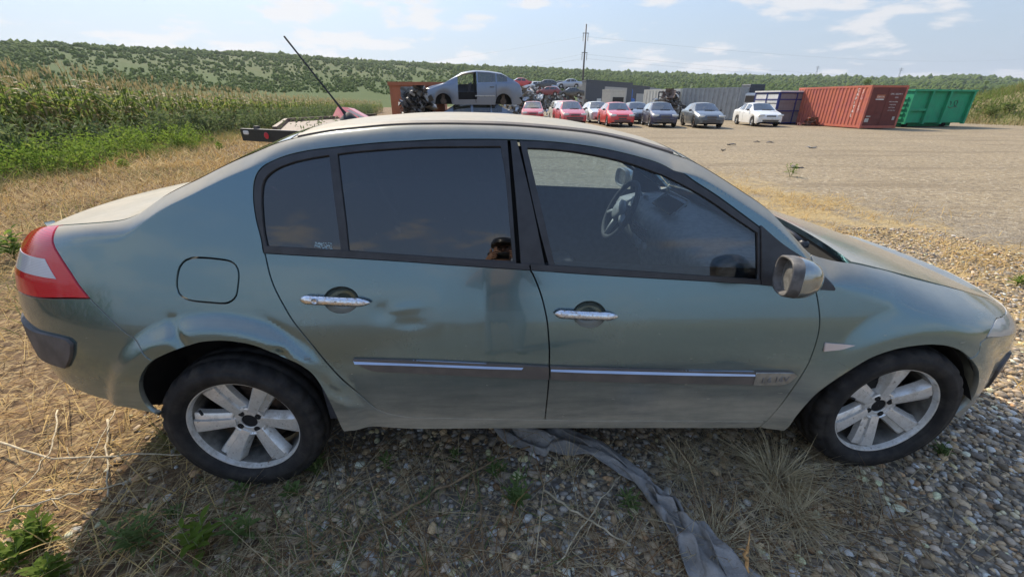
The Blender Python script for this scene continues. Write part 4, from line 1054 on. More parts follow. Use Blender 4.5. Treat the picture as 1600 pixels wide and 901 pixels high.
# ================================================================= other cars of the yard
def bg_paint(name, c, rough=.35, metal=0., dust=.14):
    s = MN(name); co = s.coord(); f = s.ramp(s.noise(co, 3, 5, .6), .3, .8, dust*.3, dust)
    up = s.n('ShaderNodeSeparateXYZ', {0: s.n('ShaderNodeNewGeometry').outputs['Normal']}).outputs[2]
    f = s.math('ADD', f, s.math('MULTIPLY', s.ramp(up, .3, 1.), dust*.6), clamp=True)
    s.done(s.bsdf(color=s.mix(f, c, (.42, .38, .31)), rough=s.ramp(f, 0, 1, rough, .8), metal=metal, coat=.7, coatr=.08))
for nm, c, mt in (('car_red', (.62, .016, .020), 0), ('car_red2', (.52, .035, .050), 0), ('car_blue', (.012, .018, .065), .2), ('car_grey', (.085, .105, .125), .5), ('car_white', (.74, .74, .72), 0), ('car_silver', (.42, .45, .50), .6), ('car_dark', (.035, .040, .050), .3), ('car_black', (.012, .013, .016), .2), ('car_maroon', (.20, .012, .025), .2), ('car_pale', (.60, .63, .62), .2), ('car_cream', (.66, .64, .55), 0), ('car_steel', (.15, .19, .26), .45)):
    bg_paint(nm, c, metal=mt)
glass_mat('glass_bg', (.10, .12, .13), refl=1.3, dirt=.10)
glass_mat('glass_pale', (.30, .36, .36), refl=1.6, dirt=.25)
lens('lamp_front', (.62, .62, .58), rough=.1)
simple('wheel_steel', (.42, .42, .41), .45, metal=.5, var=.25, scale=20)
simple('plate_white', (.7, .7, .68), .5)
KIND = {
 # x is measured from the front; z profile of hood and roof, wheel axles, windows
 'hatch': dict(L=4.0, W=1.66, H=1.46, ax=(.78, 3.26), top=[(0,.62),(.10,.76),(.45,.87),(1.02,.98),(1.70,1.42),(2.3,1.46),(3.1,1.42),(3.55,1.32),(3.93,.98),(4.0,.75)], belt=[(0,.64),(1.0,.93),(3.3,.99),(4.0,.95)], ws=(1.02,1.70), rs=(3.52,3.90), win=[(1.55,2.32),(2.40,3.05),(3.12,3.42)]),
 'sedan': dict(L=4.35, W=1.70, H=1.44, ax=(.82, 3.36), top=[(0,.60),(.10,.74),(.5,.86),(1.12,.97),(1.82,1.39),(2.4,1.44),(2.95,1.40),(3.62,1.03),(4.20,.99),(4.32,.90),(4.35,.72)], belt=[(0,.62),(1.1,.92),(3.5,.98),(4.35,.93)], ws=(1.12,1.82), rs=(2.98,3.58), win=[(1.68,2.36),(2.44,3.02),(3.06,3.28)]),
 'wagon': dict(L=4.4, W=1.70, H=1.52, ax=(.84, 3.44), top=[(0,.62),(.10,.76),(.5,.88),(1.10,1.0),(1.80,1.46),(2.4,1.52),(3.6,1.50),(4.1,1.42),(4.35,1.0),(4.4,.78)], belt=[(0,.64),(1.05,.95),(3.6,1.0),(4.4,.98)], ws=(1.10,1.80), rs=(4.12,4.33), win=[(1.64,2.36),(2.44,3.2),(3.3,3.98)]),
 'mpv': dict(L=4.3, W=1.78, H=1.60, ax=(.86, 3.46), top=[(0,.62),(.06,.80),(.35,.93),(.92,1.05),(1.72,1.47),(2.2,1.55),(2.8,1.54),(3.4,1.46),(3.9,1.20),(4.22,.98),(4.3,.72)], belt=[(0,.68),(.9,1.0),(3.6,1.10),(4.3,1.05)], ws=(.90,1.62), rs=(3.50,4.05), win=[(1.50,2.26),(2.36,3.12),(3.18,3.62)]),
}
def bg_car(kind, paint, lab, loc, heading, group=None, wheels=True, glass='glass_bg', front=None, stripped=False, z=0., pitch=0., roll=0., name='car', detail=True, rim='wheel_steel', bumper=None):
    """heading: direction the nose points, degrees from +X"""
    K = KIND[kind]; L_, W_, H_ = K['L'], K['W'], K['H']; root = empty(name, (loc[0], loc[1], z)); root.rotation_euler = (roll, pitch, R(heading)); tag(root, lab, 'car', group)
    cut = sorted(set([0, .03, .08, .16, .28, .4, L_-.28, L_-.12, L_-.04, L_]+[q for a in K['ax'] for q in np.linspace(a-.37, a+.37, 13)]+[q for wn in K['win'] for q in wn]+list(K['ws'])+list(K['rs'])+list(np.linspace(.5, L_-.5, 12))))
    xs = [cut[0]]
    for q in cut[1:]:
        if q-xs[-1] > .018: xs.append(q)
    xs = np.array(xs); tp = np.interp(xs, *zip(*K['top'])); bl = np.minimum(np.interp(xs, *zip(*K['belt'])), tp-.02)
    e0, e1 = np.clip(xs/.55, 0, 1), np.clip((L_-xs)/.45, 0, 1)
    hw = W_/2*(.74+.26*np.sqrt(1-(1-e0)**2))*(.80+.20*np.sqrt(1-(1-e1)**2))
    z0 = np.full(len(xs), .20)+.10*(1-np.minimum(e0*3, 1))+.10*(1-np.minimum(e1*3, 1)); Ra = .345
    for a in K['ax']: z0 = np.where(np.abs(xs-a) < Ra, np.maximum(z0, .30+np.sqrt(np.maximum(Ra**2-(xs-a)**2, 0))), z0)
    gh = np.clip((tp-bl)/.40, 0, 1)                                         # how much greenhouse stands above the belt
    sec = []
    for i, x in enumerate(xs):
        w_, b, t = hw[i], bl[i], tp[i]; g = gh[i]
        ze = min(z0[i], b-.05)
        row = [(w_*.95, ze), (w_*.985, ze+(b-ze)*.25), (w_, ze+(b-ze)*.55), (w_*.985, ze+(b-ze)*.85), (w_*.95, b), (w_*.935, b+.012)]
        yt = w_*(.90-.19*g); row += [(w_*.935+(yt-w_*.935)*.93, b+.012+(t-b-.012)*.86), (yt*.93, t-.028*(.4+g*.6)), (yt*.80, t-.008), (yt*.4, t+.012*g+.004), (0, t+.016*g+.005)]
        sec.append(row)
    sec = np.array(sec); n, k = sec.shape[:2]
    V = np.zeros((2, n, k, 3)); V[..., 0] = L_/2-xs[None, :, None]
    V[0, :, :, 1] = sec[..., 0]; V[1, :, :, 1] = -sec[..., 0]; V[..., 2] = sec[None, ..., 1]
    def idx(sd, i, j): return sd*n*k+i*k+j
    Fb, Fg = [], {}
    for sd in (0, 1):
        for i in range(n-1):
            xm = (xs[i]+xs[i+1])/2
            for j in range(k-1):
                f = [idx(sd, i, j), idx(sd, i+1, j), idx(sd, i+1, j+1), idx(sd, i, j+1)]; f = f if sd == 0 else f[::-1]
                key = None
                if j == 5:
                    for q, wn in enumerate(K['win']):
                        if wn[0] < xm < wn[1]: key = ('side_window', sd, q)
                elif j >= 6 and K['ws'][0] < xm < K['ws'][1] and gh[i] > -1: key = ('windscreen', 0, 0) if j >= 7 else None
                elif j >= 7 and K['rs'][0] < xm < K['rs'][1]: key = ('rear_window', 0, 0)
                if stripped and sd == 0 and K['win'][0][0]-.02 < xm < K['win'][0][1]+.03 and 1 <= j <= 5: continue      # the front door is gone
                if stripped and key and key[0] == 'side_window' and key[2] == 0: continue
                if stripped == 'bare' and key: continue
                (Fb if key is None else Fg.setdefault(key, [])).append(f)
    for i in (0, n-1):                                                     # close nose and tail
        loop = [idx(0, i, j) for j in range(k)]+[idx(1, i, j) for j in range(k-2, -1, -1)]; Fb.append(loop if i else loop[::-1])
    Vf = V.reshape(-1, 3)
    def sub(F):
        u = sorted({q for f in F for q in f}); mp_ = {q: i for i, q in enumerate(u)}; return Vf[u], [[mp_[q] for q in f] for f in F]
    body = mk('body', *sub(Fb), paint, root, True)
    try: body.data.set_sharp_from_angle(angle=R(32))
    except Exception: pass
    for (nm, sd, q), F in Fg.items(): mk(nm, *sub(F), glass, root, True)
    u_ = MB(); u_.box((0, 0, .33), (L_-.5, W_-.5, .22)); u_.box((-.05*L_, 0, .52), (L_*.45, W_-.35, .35)); u_.build('underbody', 'under_black', root)
    if stripped:
        c_ = MB(); c_.box((.15, .3, .78), (.12, .5, .62), rot=rotm('Y', -.25), bev=.05); c_.box((.42, .3, .52), (.5, .5, .15), bev=.04); c_.build('seat', 'cabin_dark', root)
        for xx in (-.98, -.05): MB().tube([(xx, W_/2*1.0, 1.0), (xx, W_/2*1.004, .65), (xx-.06, W_/2*.985, .28)], .008, 4).build('door_seam', 'under_black', root)
        MB().box((-.80, W_/2+.003, .90), (.19, .03, .035), bev=.01).build('door_handle', 'black_plastic', root); MB().box((-.5, W_/2+.004, .55), (.86, .02, .05), bev=.008).build('rub_strip', 'wheel_steel', root)
        for k in range(26):
            rr = np.random.default_rng(k); e_ = 1 if k < 17 else -1
            MB().box((e_*(L_/2-.12)+rr.normal(0, .10), rr.uniform(-.75, .85), rr.uniform(.30, .75)), tuple(rr.uniform(.08, .30, 3)), rot=np.array(Matrix.Rotation(rr.uniform(0, 3), 3, 'X')@Matrix.Rotation(rr.uniform(0, 3), 3, 'Z')), bev=.02).build('torn_part', ['car_black', 'wheel_steel', 'black_plastic', 'under_black'][k % 4], root)
        c_ = MB(); c_.box((.98, 0, .86), (.25, 1.4, .25), bev=.05); c_.build('dashboard', 'cabin_dark', root)
    xF = L_/2
    for a in K['ax']:
        for sd in (1, -1):
            if wheels:
                wh = empty('wheel', (xF-a, sd*(W_/2-.10), .30)); wh.parent = root
                MB().lathe([(-.09, .19), (-.10, .27), (-.07, .30), (.07, .30), (.10, .27), (.09, .19)], 28).build('tyre', 'tyre', wh, 'auto')
                r_ = MB(); r_.lathe([(sd*.075, .20), (sd*.085, .195), (sd*.06, .185), (sd*.05, .12), (sd*.075, .06), (sd*.078, .001)], 24)
                rm = r_.build('rim', rim, wh, 'auto')
                if detail:
                    for q in range(5): MB().box((.14*math.cos(q*1.257), sd*.062, .14*math.sin(q*1.257)), (.06, .02, .06), rot=rotm('Y', -q*1.257)).build('rim_slot', 'under_black', rm)
            else:
                h_ = MB(); h_.lathe([(sd*.02, .001), (sd*.02, .13), (-sd*.02, .13), (-sd*.02, .06), (-sd*.2, .05)], 20, c=(xF-a, sd*(W_/2-.16), .34)); h_.box((xF-a, sd*(W_/2-.25), .45), (.14, .14, .35), bev=.03); h_.build('wheel_hub', 'brake', root, 'auto')
            l_ = MB(); th = np.linspace(R(-5), R(185), 16); l_.loft([np.stack([xF-a+r_*np.cos(th), np.full(16, sd*yy), .30+r_*np.sin(th)], 1) for yy, r_ in ((W_/2-.03, Ra-.003), (W_/2-.30, Ra), (W_/2-.31, .02))], cap=False, closed=False); l_.build('arch_liner', 'under_black', root)
    if detail:
        zt = float(np.interp(.12, *zip(*K['top'])))
        for sd in (1, -1):
            yy = sd*(hw[4]*.74)
            b_ = MB(); b_.loft([np.array([(xF-.065+dx, yy-sd*.02+(q[0]*.20*s_), zt-.06+q[1]*.075*s_-.0) for q in ((-.9, -.8), (.2, -1), (.95, -.3), (1, .75), (.3, 1), (-.8, .7))]) for dx, s_ in ((-.12, 1), (.02, 1), (.05, .8))]); b_.build('headlight', 'lamp_front', root, True)
            b_ = MB(); b_.box((-xF+.05, sd*(W_/2-.22), .83), (.08, .17, .22), bev=.02); b_.build('tail_lamp', 'lamp_red', root)
            xm = xF-K['ws'][0]-.42
            b_ = MB(); b_.box((xm, sd*(W_/2+.07), 1.0), (.09, .17, .12), bev=.03); b_.tube([(xm, sd*(W_/2-.06), .97), (xm, sd*(W_/2+.03), .98)], .02, 6); b_.build('door_mirror', 'black_plastic', root, True)
            for wn in K['win'][:2]: MB().box((xF-wn[1]+.10, sd*(W_/2-.002), .84), (.16, .03, .028), bev=.008).build('door_handle', paint if paint != 'car_white' else 'car_pale', root)
            for wn in K['win'][:2]: MB().tube([(xF-wn[1]-.04, sd*(W_/2*1.001), .95), (xF-wn[1]-.04, sd*(W_/2*1.003), .6), (xF-wn[1]+.02, sd*(W_/2*.985), .27)], .004, 4).build('door_seam', 'under_black', root)
        g_ = MB(); g_.box((xF-.012, 0, zt-.10), (.05, W_*.34, .085), bev=.015); g_.box((xF+.002, 0, .36), (.05, W_*.60, .10), bev=.02)
        gr = g_.build('grille', front or 'black_plastic', root)
        b_ = MB(); b_.box((xF+.005, 0, .49), (.06, W_*.66, .10), bev=.03); b_.build('bumper_bar', bumper or paint, root)
        MB().box((xF+.045, 0, .49), (.012, .50, .095)).build('number_plate', 'plate_white' if paint == 'car_white' else 'black_plastic', root)
        w_ = MB(); w_.tube([(xF-K['ws'][0]-.03, .45, np.interp(K['ws'][0]+.03, *zip(*K['top']))+.02), (xF-K['ws'][0]-.06, -.15, np.interp(K['ws'][0]+.06, *zip(*K['top']))+.02)], .012, 5); w_.build('wiper', 'rubber', root)
    return root
def gpos(u, v): return on_ground(u, v)
GF_ = 'parked cars waiting in the yard'
bg_car('hatch', 'car_red2', 'faded red hatchback facing out of the yard next to the crushed scrap', at_dist(832, 190, 35.), -95, glass='glass_pale')
bg_car('wagon', 'car_red2', 'red estate car with black bumper parked before a cream van', at_dist(888, 190, 32.), -88, glass='glass_pale', bumper='black_plastic')
bg_car('wagon', 'car_cream', 'cream van standing directly behind the red estate car', at_dist(878, 185, 37.5), -88, glass='glass_pale', name='van')
bg_car('hatch', 'car_pale', 'pale silver hatchback half hidden behind the bright red sedan', at_dist(930, 188, 36.), -90, glass='glass_pale')
bg_car('sedan', 'car_red', 'bright red sedan with black grille parked beside the dark blue hatchback', at_dist(960, 190, 31.5), -92)
bg_car('sedan', 'car_grey', 'slate grey sedan tucked between the bright red sedan and the dark blue hatchback', at_dist(991, 186, 36.), -93)
bg_car('hatch', 'car_blue', 'dark blue hatchback with round headlights in the parked row', at_dist(1028, 190, 31.5), -98)
bg_car('sedan', 'car_grey', 'grey-blue sedan at the end of the row beside the grey container', at_dist(1094, 190, 32.), -98, rim='brake')
bg_car('sedan', 'car_white', 'white sedan with black kidney grille parked before the blue-framed cabin', at_dist(1180, 190, 36.), -97, front='car_black', rim='wheel_steel')
# stack with the stripped silver car
bg_car('mpv', 'car_steel', 'stripped silver hatchback with missing front door stacked on another car', at_dist(738, 150, 20.8), 180+6, wheels=False, stripped=True, z=float(at_dist(738, 171, 20.8)[2]), detail=False, glass='glass_pale')
bg_car('mpv', 'car_steel', 'silver car carrying the stripped hatchback on its roof', at_dist(732, 185, 20.8), 180+4, z=-.06, detail=False)
# cars piled on the crushed scrap
GP_ = 'cars stacked on the far scrap heap'
for kind, pt, u, v, D, hd, lab in (('sedan','car_red',815,136.5,80,10,'red car on top of the far scrap heap, left end'.replace(', left end',' beside the silver stack')),('hatch','car_white',834,142,80,200,'small white car lying low on the far scrap heap'),('hatch','car_dark',852,139.5,80,175,'dark grey hatchback on top of the far scrap heap'),('sedan','car_dark',874,140.5,84,160,'dark blue-grey car partly hidden on the far scrap heap'),('sedan','car_silver',889,138,80,172,'silver sedan on the highest end of the far scrap heap'),('hatch','car_maroon',857,150.5,76,160,'dark red car in the middle layer of the far scrap heap'),('sedan','car_black',891,152,76,185,'black car body lying across the middle of the far scrap heap')):
    p = at_dist(u, v, D); bg_car(kind, pt, lab, p, hd, None, z=float(p[2]), detail=False)
# ================================================================= containers, buildings, scrap, trailer, poles
rg = np.random.default_rng(9)
def rusty(name, c, c2, amt=.3, rough=.6, scale=2.5):
    s = MN(name); co = s.coord(); a = s.ramp(s.noise(co, scale, 6, .65), .5-.25*amt, .85-.2*amt); b = s.ramp(s.noise(s.coord(scale=(3, 3, .5)), 2.2, 5, .6), .4, .8)
    col = s.mix(a, c, c2); col = s.mix(s.math('MULTIPLY', b, .35), col, tuple(x*.6 for x in c))
    s.done(s.bsdf(color=col, rough=rough, spec=.3))
rusty('cont_red', (.50, .150, .088), (.40, .115, .105), .6); rusty('cont_red_door', (.155, .042, .034), (.11, .032, .028), .4)
rusty('cont_grey', (.34, .355, .355), (.27, .28, .28), .5); rusty('cont_light', (.56, .56, .52), (.46, .45, .41), .4)
rusty('skip_green', (.030, .340, .170), (.045, .26, .15), .4); rusty('rust_orange', (.44, .150, .075), (.33, .12, .06), .5)
rusty('wall_dark', (.060, .068, .085), (.050, .056, .070), .3); rusty('wall_pale', (.46, .44, .40), (.38, .36, .33), .4); rusty('wall_beige', (.52, .49, .42), (.44, .41, .36), .3)
rusty('frame_blue', (.020, .030, .16), (.03, .04, .14), .3); rusty('panel_white', (.72, .71, .68), (.62, .60, .57), .3); rusty('roof_grey', (.30, .32, .35), (.24, .26, .28), .3)
rusty('bed_rust', (.145, .095, .068), (.10, .066, .048), .5); rusty('steel_dull', (.30, .295, .285), (.22, .20, .18), .5); rusty('wood_pole', (.12, .105, .09), (.085, .075, .065), .4)
simple('paint_white', (.74, .73, .70), .6); simple('reflector_red', (.55, .03, .05), .35); simple('crane_blue', (.04, .16, .50), .5)
def frame2(A, B):                  # unit axes of a plan edge
    A, B = np.array(A[:2], float), np.array(B[:2], float); d = (B-A)/np.linalg.norm(B-A); return A, d, np.array([-d[1], d[0]]), np.linalg.norm(B-A)
def obox(o, d, n, a0, a1, b0, b1, z0, z1):
    V = [[*(o+d*a+n*b), z] for z in (z0, z1) for a, b in ((a0, b0), (a1, b0), (a1, b1), (a0, b1))]
    return V, [(3, 2, 1, 0), (4, 5, 6, 7), (0, 1, 5, 4), (1, 2, 6, 5), (2, 3, 7, 6), (3, 0, 4, 7)]
def corr(o, d, n, L_, z0, z1, pitch=.28, dep=.036):
    """corrugated sheet along d"""
    xs, ys = [], []; k = int(L_/pitch); p = L_/k
    for i in range(k):
        for f, y in ((0, 0), (.26, 0), (.40, dep), (.76, dep), (.90, 0)): xs.append(i*p+f*p); ys.append(y)
    xs.append(L_); ys.append(0); xs, ys = np.array(xs), np.array(ys)
    lo = o[None]+d[None]*xs[:, None]+n[None]*ys[:, None]
    V = np.concatenate([np.concatenate([lo, np.full((len(xs), 1), z)], 1) for z in (z0, z1)]); m_ = len(xs)
    return V, [[i, i+1, m_+i+1, m_+i] for i in range(m_-1)]
def container(name, lab, A, B, width, H, mat, door_mat, doors_at=None, cat_='container', pitch=.28, dep=.036):
    """A->B is the visible long side; body lies to its left (n)"""
    o, d, n, L_ = frame2(A, B); root = empty(name, (o[0], o[1], 0)); tag(root, lab, cat_); z0 = .02
    o = np.zeros(2)
    MB().add(*corr(o+d*.08+n*.045, d, -n, L_-.16, .16, H-.10, pitch, dep)).build('side_wall', mat, root, fixn=False); MB().add(*corr(o+d*.08+n*(width-.045), d, n, L_-.16, .16, H-.10)).build('side_wall', mat, root, fixn=False)
    for a in (0, L_-.12):
        for b in (0, width-.12): MB().add(*obox(o, d, n, a, a+.12, b, b+.12, z0, H)).build('corner_post', mat, root)
    for b in (.0, width-.10):
        for za, zb in ((z0+.02, .18), (H-.12, H-.005)): MB().add(*obox(o, d, n, .12, L_-.12, b+.005, b+.095, za, zb)).build('rail', mat, root)
    for a in (.005, L_-.115):
        for za, zb in ((z0+.02, .18), (H-.12, H-.005)): MB().add(*obox(o, d, n, a, a+.10, .12, width-.12, za, zb)).build('rail', mat, root)
    MB().add(*obox(o, d, n, .02, L_-.02, .02, width-.02, H-.03, H-.012)).build('roof', mat, root)
    MB().add(*obox(o, d, n, .1, L_-.1, .06, width-.06, .06, .14)).build('floor', 'under_black', root)
    e0, e1 = (0.05, L_-.05)
    if doors_at is None:
        for e_, s_ in ((e0, -1), (e1, 1)): MB().add(*corr(o+d*e_+n*.1, n, d*s_, width-.2, .16, H-.1)).build('end_wall', mat, root, fixn=False)
    else:
        far_, sg = (e1, -1) if doors_at == 'A' else (e0, 1)
        MB().add(*corr(o+d*far_+n*.1, n, d, width-.2, .16, H-.1)).build('end_wall', mat, root, fixn=False)
        a = .015 if doors_at == 'A' else L_-.055; hw_ = (width-.26)/2
        for k in range(2):
            b0 = .12+k*(hw_+.02)
            dr = MB().add(*obox(o, d, n, a, a+.04, b0, b0+hw_, .19, H-.13)).build('door', door_mat, root)
            for z_ in np.linspace(.45, H-.45, 4): MB().add(*obox(o, d, n, a-.012, a-.001, b0+.04, b0+hw_-.04, z_-.05, z_+.05)).build('door_rib', door_mat, dr)
            for f in (.28, .74):
                p = o+n*(b0+hw_*f)+d*(a-.045); MB().tube([(p[0], p[1], .12), (p[0], p[1], H-.06)], .022, 8).build('lock_rod', 'steel_dull', dr, True)
                hb = o+n*(b0+hw_*f)+d*(a-.06); h2 = hb+n*.28*(1 if f < .5 else -1); MB().tube([(hb[0], hb[1], 1.0), (h2[0], h2[1], .98)], .018, 6).build('door_lever', 'steel_dull', dr)
    return root, o, d, n, L_
C1 = on_ground(1342, 201.3); C1[2] = 0
dd = np.array([1., .06]); dd /= np.linalg.norm(dd); nn = np.array([-dd[1], dd[0]])
A = C1[:2]; B = A+nn*6.06
Lside = [B[0], B[1]]
# seen long side runs from A (door end) to B; body lies to the right of it -> order B->A gives n to the right
rc, o_, d_, n_, L_ = container('shipping_container', 'red-brown shipping container with dark brown doors on gravel', B, A, 2.44, 2.44, 'cont_red', 'cont_red_door', doors_at='B')
rel = lambda a, b, z: np.array([*(d_*a+n_*b), z])
def decal(par, name, org, ex, ey, w_, h, mat): mk(name, [org, org+ex*w_, org+ex*w_+ey*h, org+ey*h], [[0, 1, 2, 3]], mat, par)
D3, N3, Z3 = np.array([*d_, 0]), np.array([*n_, 0]), np.array([0, 0, 1.])
tv, tf_ = text_mesh('CAPITAL', .30, 0.); 
for col_, sz, x0 in ((0, .26, L_-.95), (1, .16, L_-.55)):
    Vt, Ft = [], []; m_ = MB()
    for k, ch in enumerate('CAPITAL' if col_ == 0 else 'CPIU 20G1'):
        if ch == ' ': continue
        v_, f_ = text_mesh(ch, sz, 0.); m_.add(rel(x0, -.0, 2.10-(k*sz*.92))-N3*.012+np.outer(v_[:, 0], D3)+np.outer(v_[:, 1], Z3), f_)
    m_.build('side_lettering', 'paint_white', rc, fixn=False)
fx = L_+.004
decal(rc, 'door_label', rel(fx, .50, 1.72), N3, Z3, .55, .20, 'rust_orange')
v_, f_ = text_mesh('CAPITAL', .13, 0.); mk('label_lettering', rel(fx+.006, .53, 1.76)+np.outer(v_[:, 0], N3)+np.outer(v_[:, 1], Z3), f_, 'paint_white', rc)
decal(rc, 'label_stripe', rel(fx, .48, 1.64), N3, Z3, .55, .05, 'paint_white')
for y, z, w_, h in ((.22, .68, .28, .06), (.18, .38, .26, .22), (2.0, .50, .16, .20)): decal(rc, 'door_plate', rel(fx, y, z), N3, Z3, w_, h, 'wall_pale')
for k, (t_, y, z, sz) in enumerate((('CPIU 385294 1', 1.36, 1.92, .13), ('22G1', 1.72, 1.74, .11), ('MAX GR 30480', 1.42, 1.50, .09), ('TARE 2220', 1.52, 1.34, .09), ('NET 28260', 1.52, 1.18, .09), ('CU CAP 33.2', 1.52, 1.02, .09))):
    v_, f_ = text_mesh(t_, sz, 0.); mk('door_lettering', rel(fx+.002, y, z)+np.outer(v_[:, 0], N3)+np.outer(v_[:, 1], Z3), f_, 'panel_white', rc)
container('shipping_container', 'long grey corrugated container behind the white sedan', (17.4, 40.6), (20.6, 36.2), 2.44, 2.62, 'cont_grey', 'cont_grey', pitch=.44, dep=.09)
container('shipping_container', 'pale grey corrugated container adjoining the long grey one', (15.6, 46.2), (17.5, 41.4), 2.44, 2.60, 'cont_light', 'cont_light', pitch=.44, dep=.08)
# green roll-off skip
A, dS = on_ground(1409, 199.2)[:2], np.array([.988, .155]); dS /= np.linalg.norm(dS); nS = np.array([-dS[1], dS[0]]); LS, WS, HS = 5.0, 2.35, 2.18
sk = empty('skip', (A[0], A[1], 0)); tag(sk, 'green steel roll-off skip with ribbed end wall beside the red container', 'skip'); o_ = np.zeros(2)
def skb(nm, mat, *bxs, par=sk):
    m_ = MB()
    for b in bxs: m_.add(*obox(o_, dS, nS, *b))
    return m_.build(nm, mat, par)
skb('side_wall', 'skip_green', (0, LS, .12, .16, .28, HS)); skb('side_wall', 'skip_green', (0, LS, WS-.16, WS-.12, .28, HS))
ew = skb('end_wall', 'skip_green', (0, .05, .16, WS-.16, .28, HS)); skb('end_wall', 'skip_green', (LS-.05, LS, .16, WS-.16, .28, HS))
for z in np.linspace(.55, 1.75, 5): skb('end_rib', 'skip_green', (-.07, -.001, .2, WS-.2, z-.07, z+.07), par=ew)
for a in (.0, 1.45, 2.90, 4.85): skb('post', 'skip_green', (a, a+.15, -.06, .119, .20, HS-.02)); skb('post', 'skip_green', (a, a+.15, WS-.119, WS+.06, .20, HS-.02))
skb('top_rail', 'skip_green', (-.08, LS+.06, -.08, .17, HS-.019, HS+.09)); skb('top_rail', 'skip_green', (-.08, LS+.06, WS-.17, WS+.08, HS-.019, HS+.09)); skb('top_rail', 'skip_green', (-.08, .06, .171, WS-.171, HS+.001, HS+.085))
skb('mid_rail', 'skip_green', (.151, 1.449, -.03, .119, 1.0, 1.14)); skb('floor', 'skip_green', (0, LS, .16, WS-.16, .26, .31)); skb('skid', 'skip_green', (.1, LS-.1, .7, .88, .03, .255), (.1, LS-.1, WS-.88, WS-.7, .03, .255))
for a in (.9, 4.1): m_ = MB(); p = dS*a+nS*.5; m_.tube([(p[0], p[1], .14), (p[0]+nS[0]*1.4, p[1]+nS[1]*1.4, .14)], .13, 12); m_.build('roller', 'under_black', sk)
gv_ = MB(); tt = np.linspace(0, 1, 24); c = dS*3.3-nS*.0
gp = np.stack([c[0]+dS[0]*(tt*.9-.1+.25*np.cos(tt*11))-nS[0]*-.112, c[1]+dS[1]*(tt*.9-.1+.25*np.cos(tt*11))-nS[1]*-.112, 1.35+.22*np.sin(tt*11)+tt*.1], 1); gv_.tube(gp, .018, 4); gv_.build('sprayed_scribble', 'car_black', sk)
# blue-framed cabin
K0 = at_dist(1209, 190, 38.)[:2]; dK = np.array([.98, .2]); dK /= np.linalg.norm(dK); nK = np.array([-dK[1], dK[0]]); HK = float(at_dist(1213, 144, 38.)[2])
cb_ = empty('site_cabin', (K0[0], K0[1], 0)); tag(cb_, 'panel cabin with blue frame and white end wall behind the white sedan', 'cabin')
def kb(nm, mat, *bxs):
    m_ = MB()
    for b in bxs: m_.add(*obox(np.zeros(2), dK, nK, *b))
    return m_.build(nm, mat, cb_)
rusty('panel_grey', (.215, .200, .205), (.18, .168, .17), .3)
kb('core', 'panel_grey', (.05, 5.95, .05, 2.35, .1, HK-.05))
for i in range(4):
    for j in range(3): kb('panel', 'panel_grey', (.08+i*1.47, 1.50+i*1.47, .012, .046, .14+j*(HK-.2)/3, .06+(j+1)*(HK-.2)/3))
for i in range(2):
    for j in range(3): kb('panel', 'panel_white', (.012, .046, .08+i*1.14, 1.16+i*1.14, .14+j*(HK-.2)/3, .06+(j+1)*(HK-.2)/3))
for a in (0, 1.47, 2.94, 4.41, 5.90): kb('frame_post', 'frame_blue', (a, a+.08, -.02, .045, .02, HK))
for b in (0.046, 1.13, 2.28): kb('frame_post', 'frame_blue', (-.02, .045, b, b+.08, .02, HK))
for z in (.05, .86, 1.62, HK-.08): kb('frame_rail', 'frame_blue', (.081, 5.9, -.016, .044, z, z+.07)); kb('frame_rail', 'frame_blue', (-.016, .044, .127, 2.28, z, z+.07))
kb('roof', 'panel_white', (-.05, 6.0, -.05, 2.4, HK+.002, HK+.10))
# buildings
def hall(nm, lab, p0, p1, p2, top_v, mat, roofm, gate=None):
    """p0 near corner, p1 end of the long front, p2 end of the short side: (u, D)"""
    a, b, c = (at_dist(u, 158, D)[:2] for u, D in (p0, p1, p2)); h0 = float(at_dist(p0[0], top_v[0], p0[1])[2]); h1 = float(at_dist(p1[0], top_v[1], p1[1])[2])
    root = empty(nm, (a[0], a[1], 0)); tag(root, lab, 'building'); a_, b_, c_ = np.zeros(2), b-a, c-a; e_ = b_+c_
    V = [[*a_, -.1], [*b_, -.1], [*e_, -.1], [*c_, -.1], [*a_, h0], [*b_, h1], [*e_, h1], [*c_, h0]]
    mk('wall', V, [(0, 1, 5, 4), (1, 2, 6, 5), (2, 3, 7, 6), (3, 0, 4, 7)], mat, root)
    up = np.array([0, 0, .25]); g = 1.01
    W_ = np.array([V[4], V[5], V[6], V[7]]); cc = W_.mean(0); W_ = cc+(W_-cc)*g+[0, 0, .02]; MB().loft([W_, W_+up]).build('roof', roofm, root)
    if gate:
        for nm2, m2, s0, s1, z0, z1, off in gate:
            dd_ = b_/np.linalg.norm(b_); nn_ = np.array([dd_[1], -dd_[0]]); p, q = b_*s0+nn_*off, b_*s1+nn_*off
            mk(nm2, [[*p, z0], [*q, z0], [*q, z1], [*p, z1], [*(p-nn_*.1), z0], [*(q-nn_*.1), z0], [*(q-nn_*.1), z1], [*(p-nn_*.1), z1]], [(0, 1, 2, 3), (0, 4, 5, 1), (1, 5, 6, 2), (2, 6, 7, 3), (3, 7, 4, 0)], m2, root)
    return root
hall('warehouse', 'dark grey flat-roofed warehouse with a pale open gateway', (914, 84), (986, 104), (902, 95), (127, 132), 'wall_dark', 'wall_dark', [('gateway', 'wall_pale', .36, .86, 0., 4.0, .06), ('gate_opening', 'wall_beige', .44, .80, 0., 3.2, .14), ('side_door', 'panel_white', .22, .30, 0., 1.9, .06)])
hall('warehouse', 'smaller dark hall behind the crane with a pale door', (986, 118), (1013, 128), (982, 124), (135, 137), 'wall_dark', 'wall_dark', [('hall_door', 'wall_pale', .25, .75, 0, 3.2, .06)])
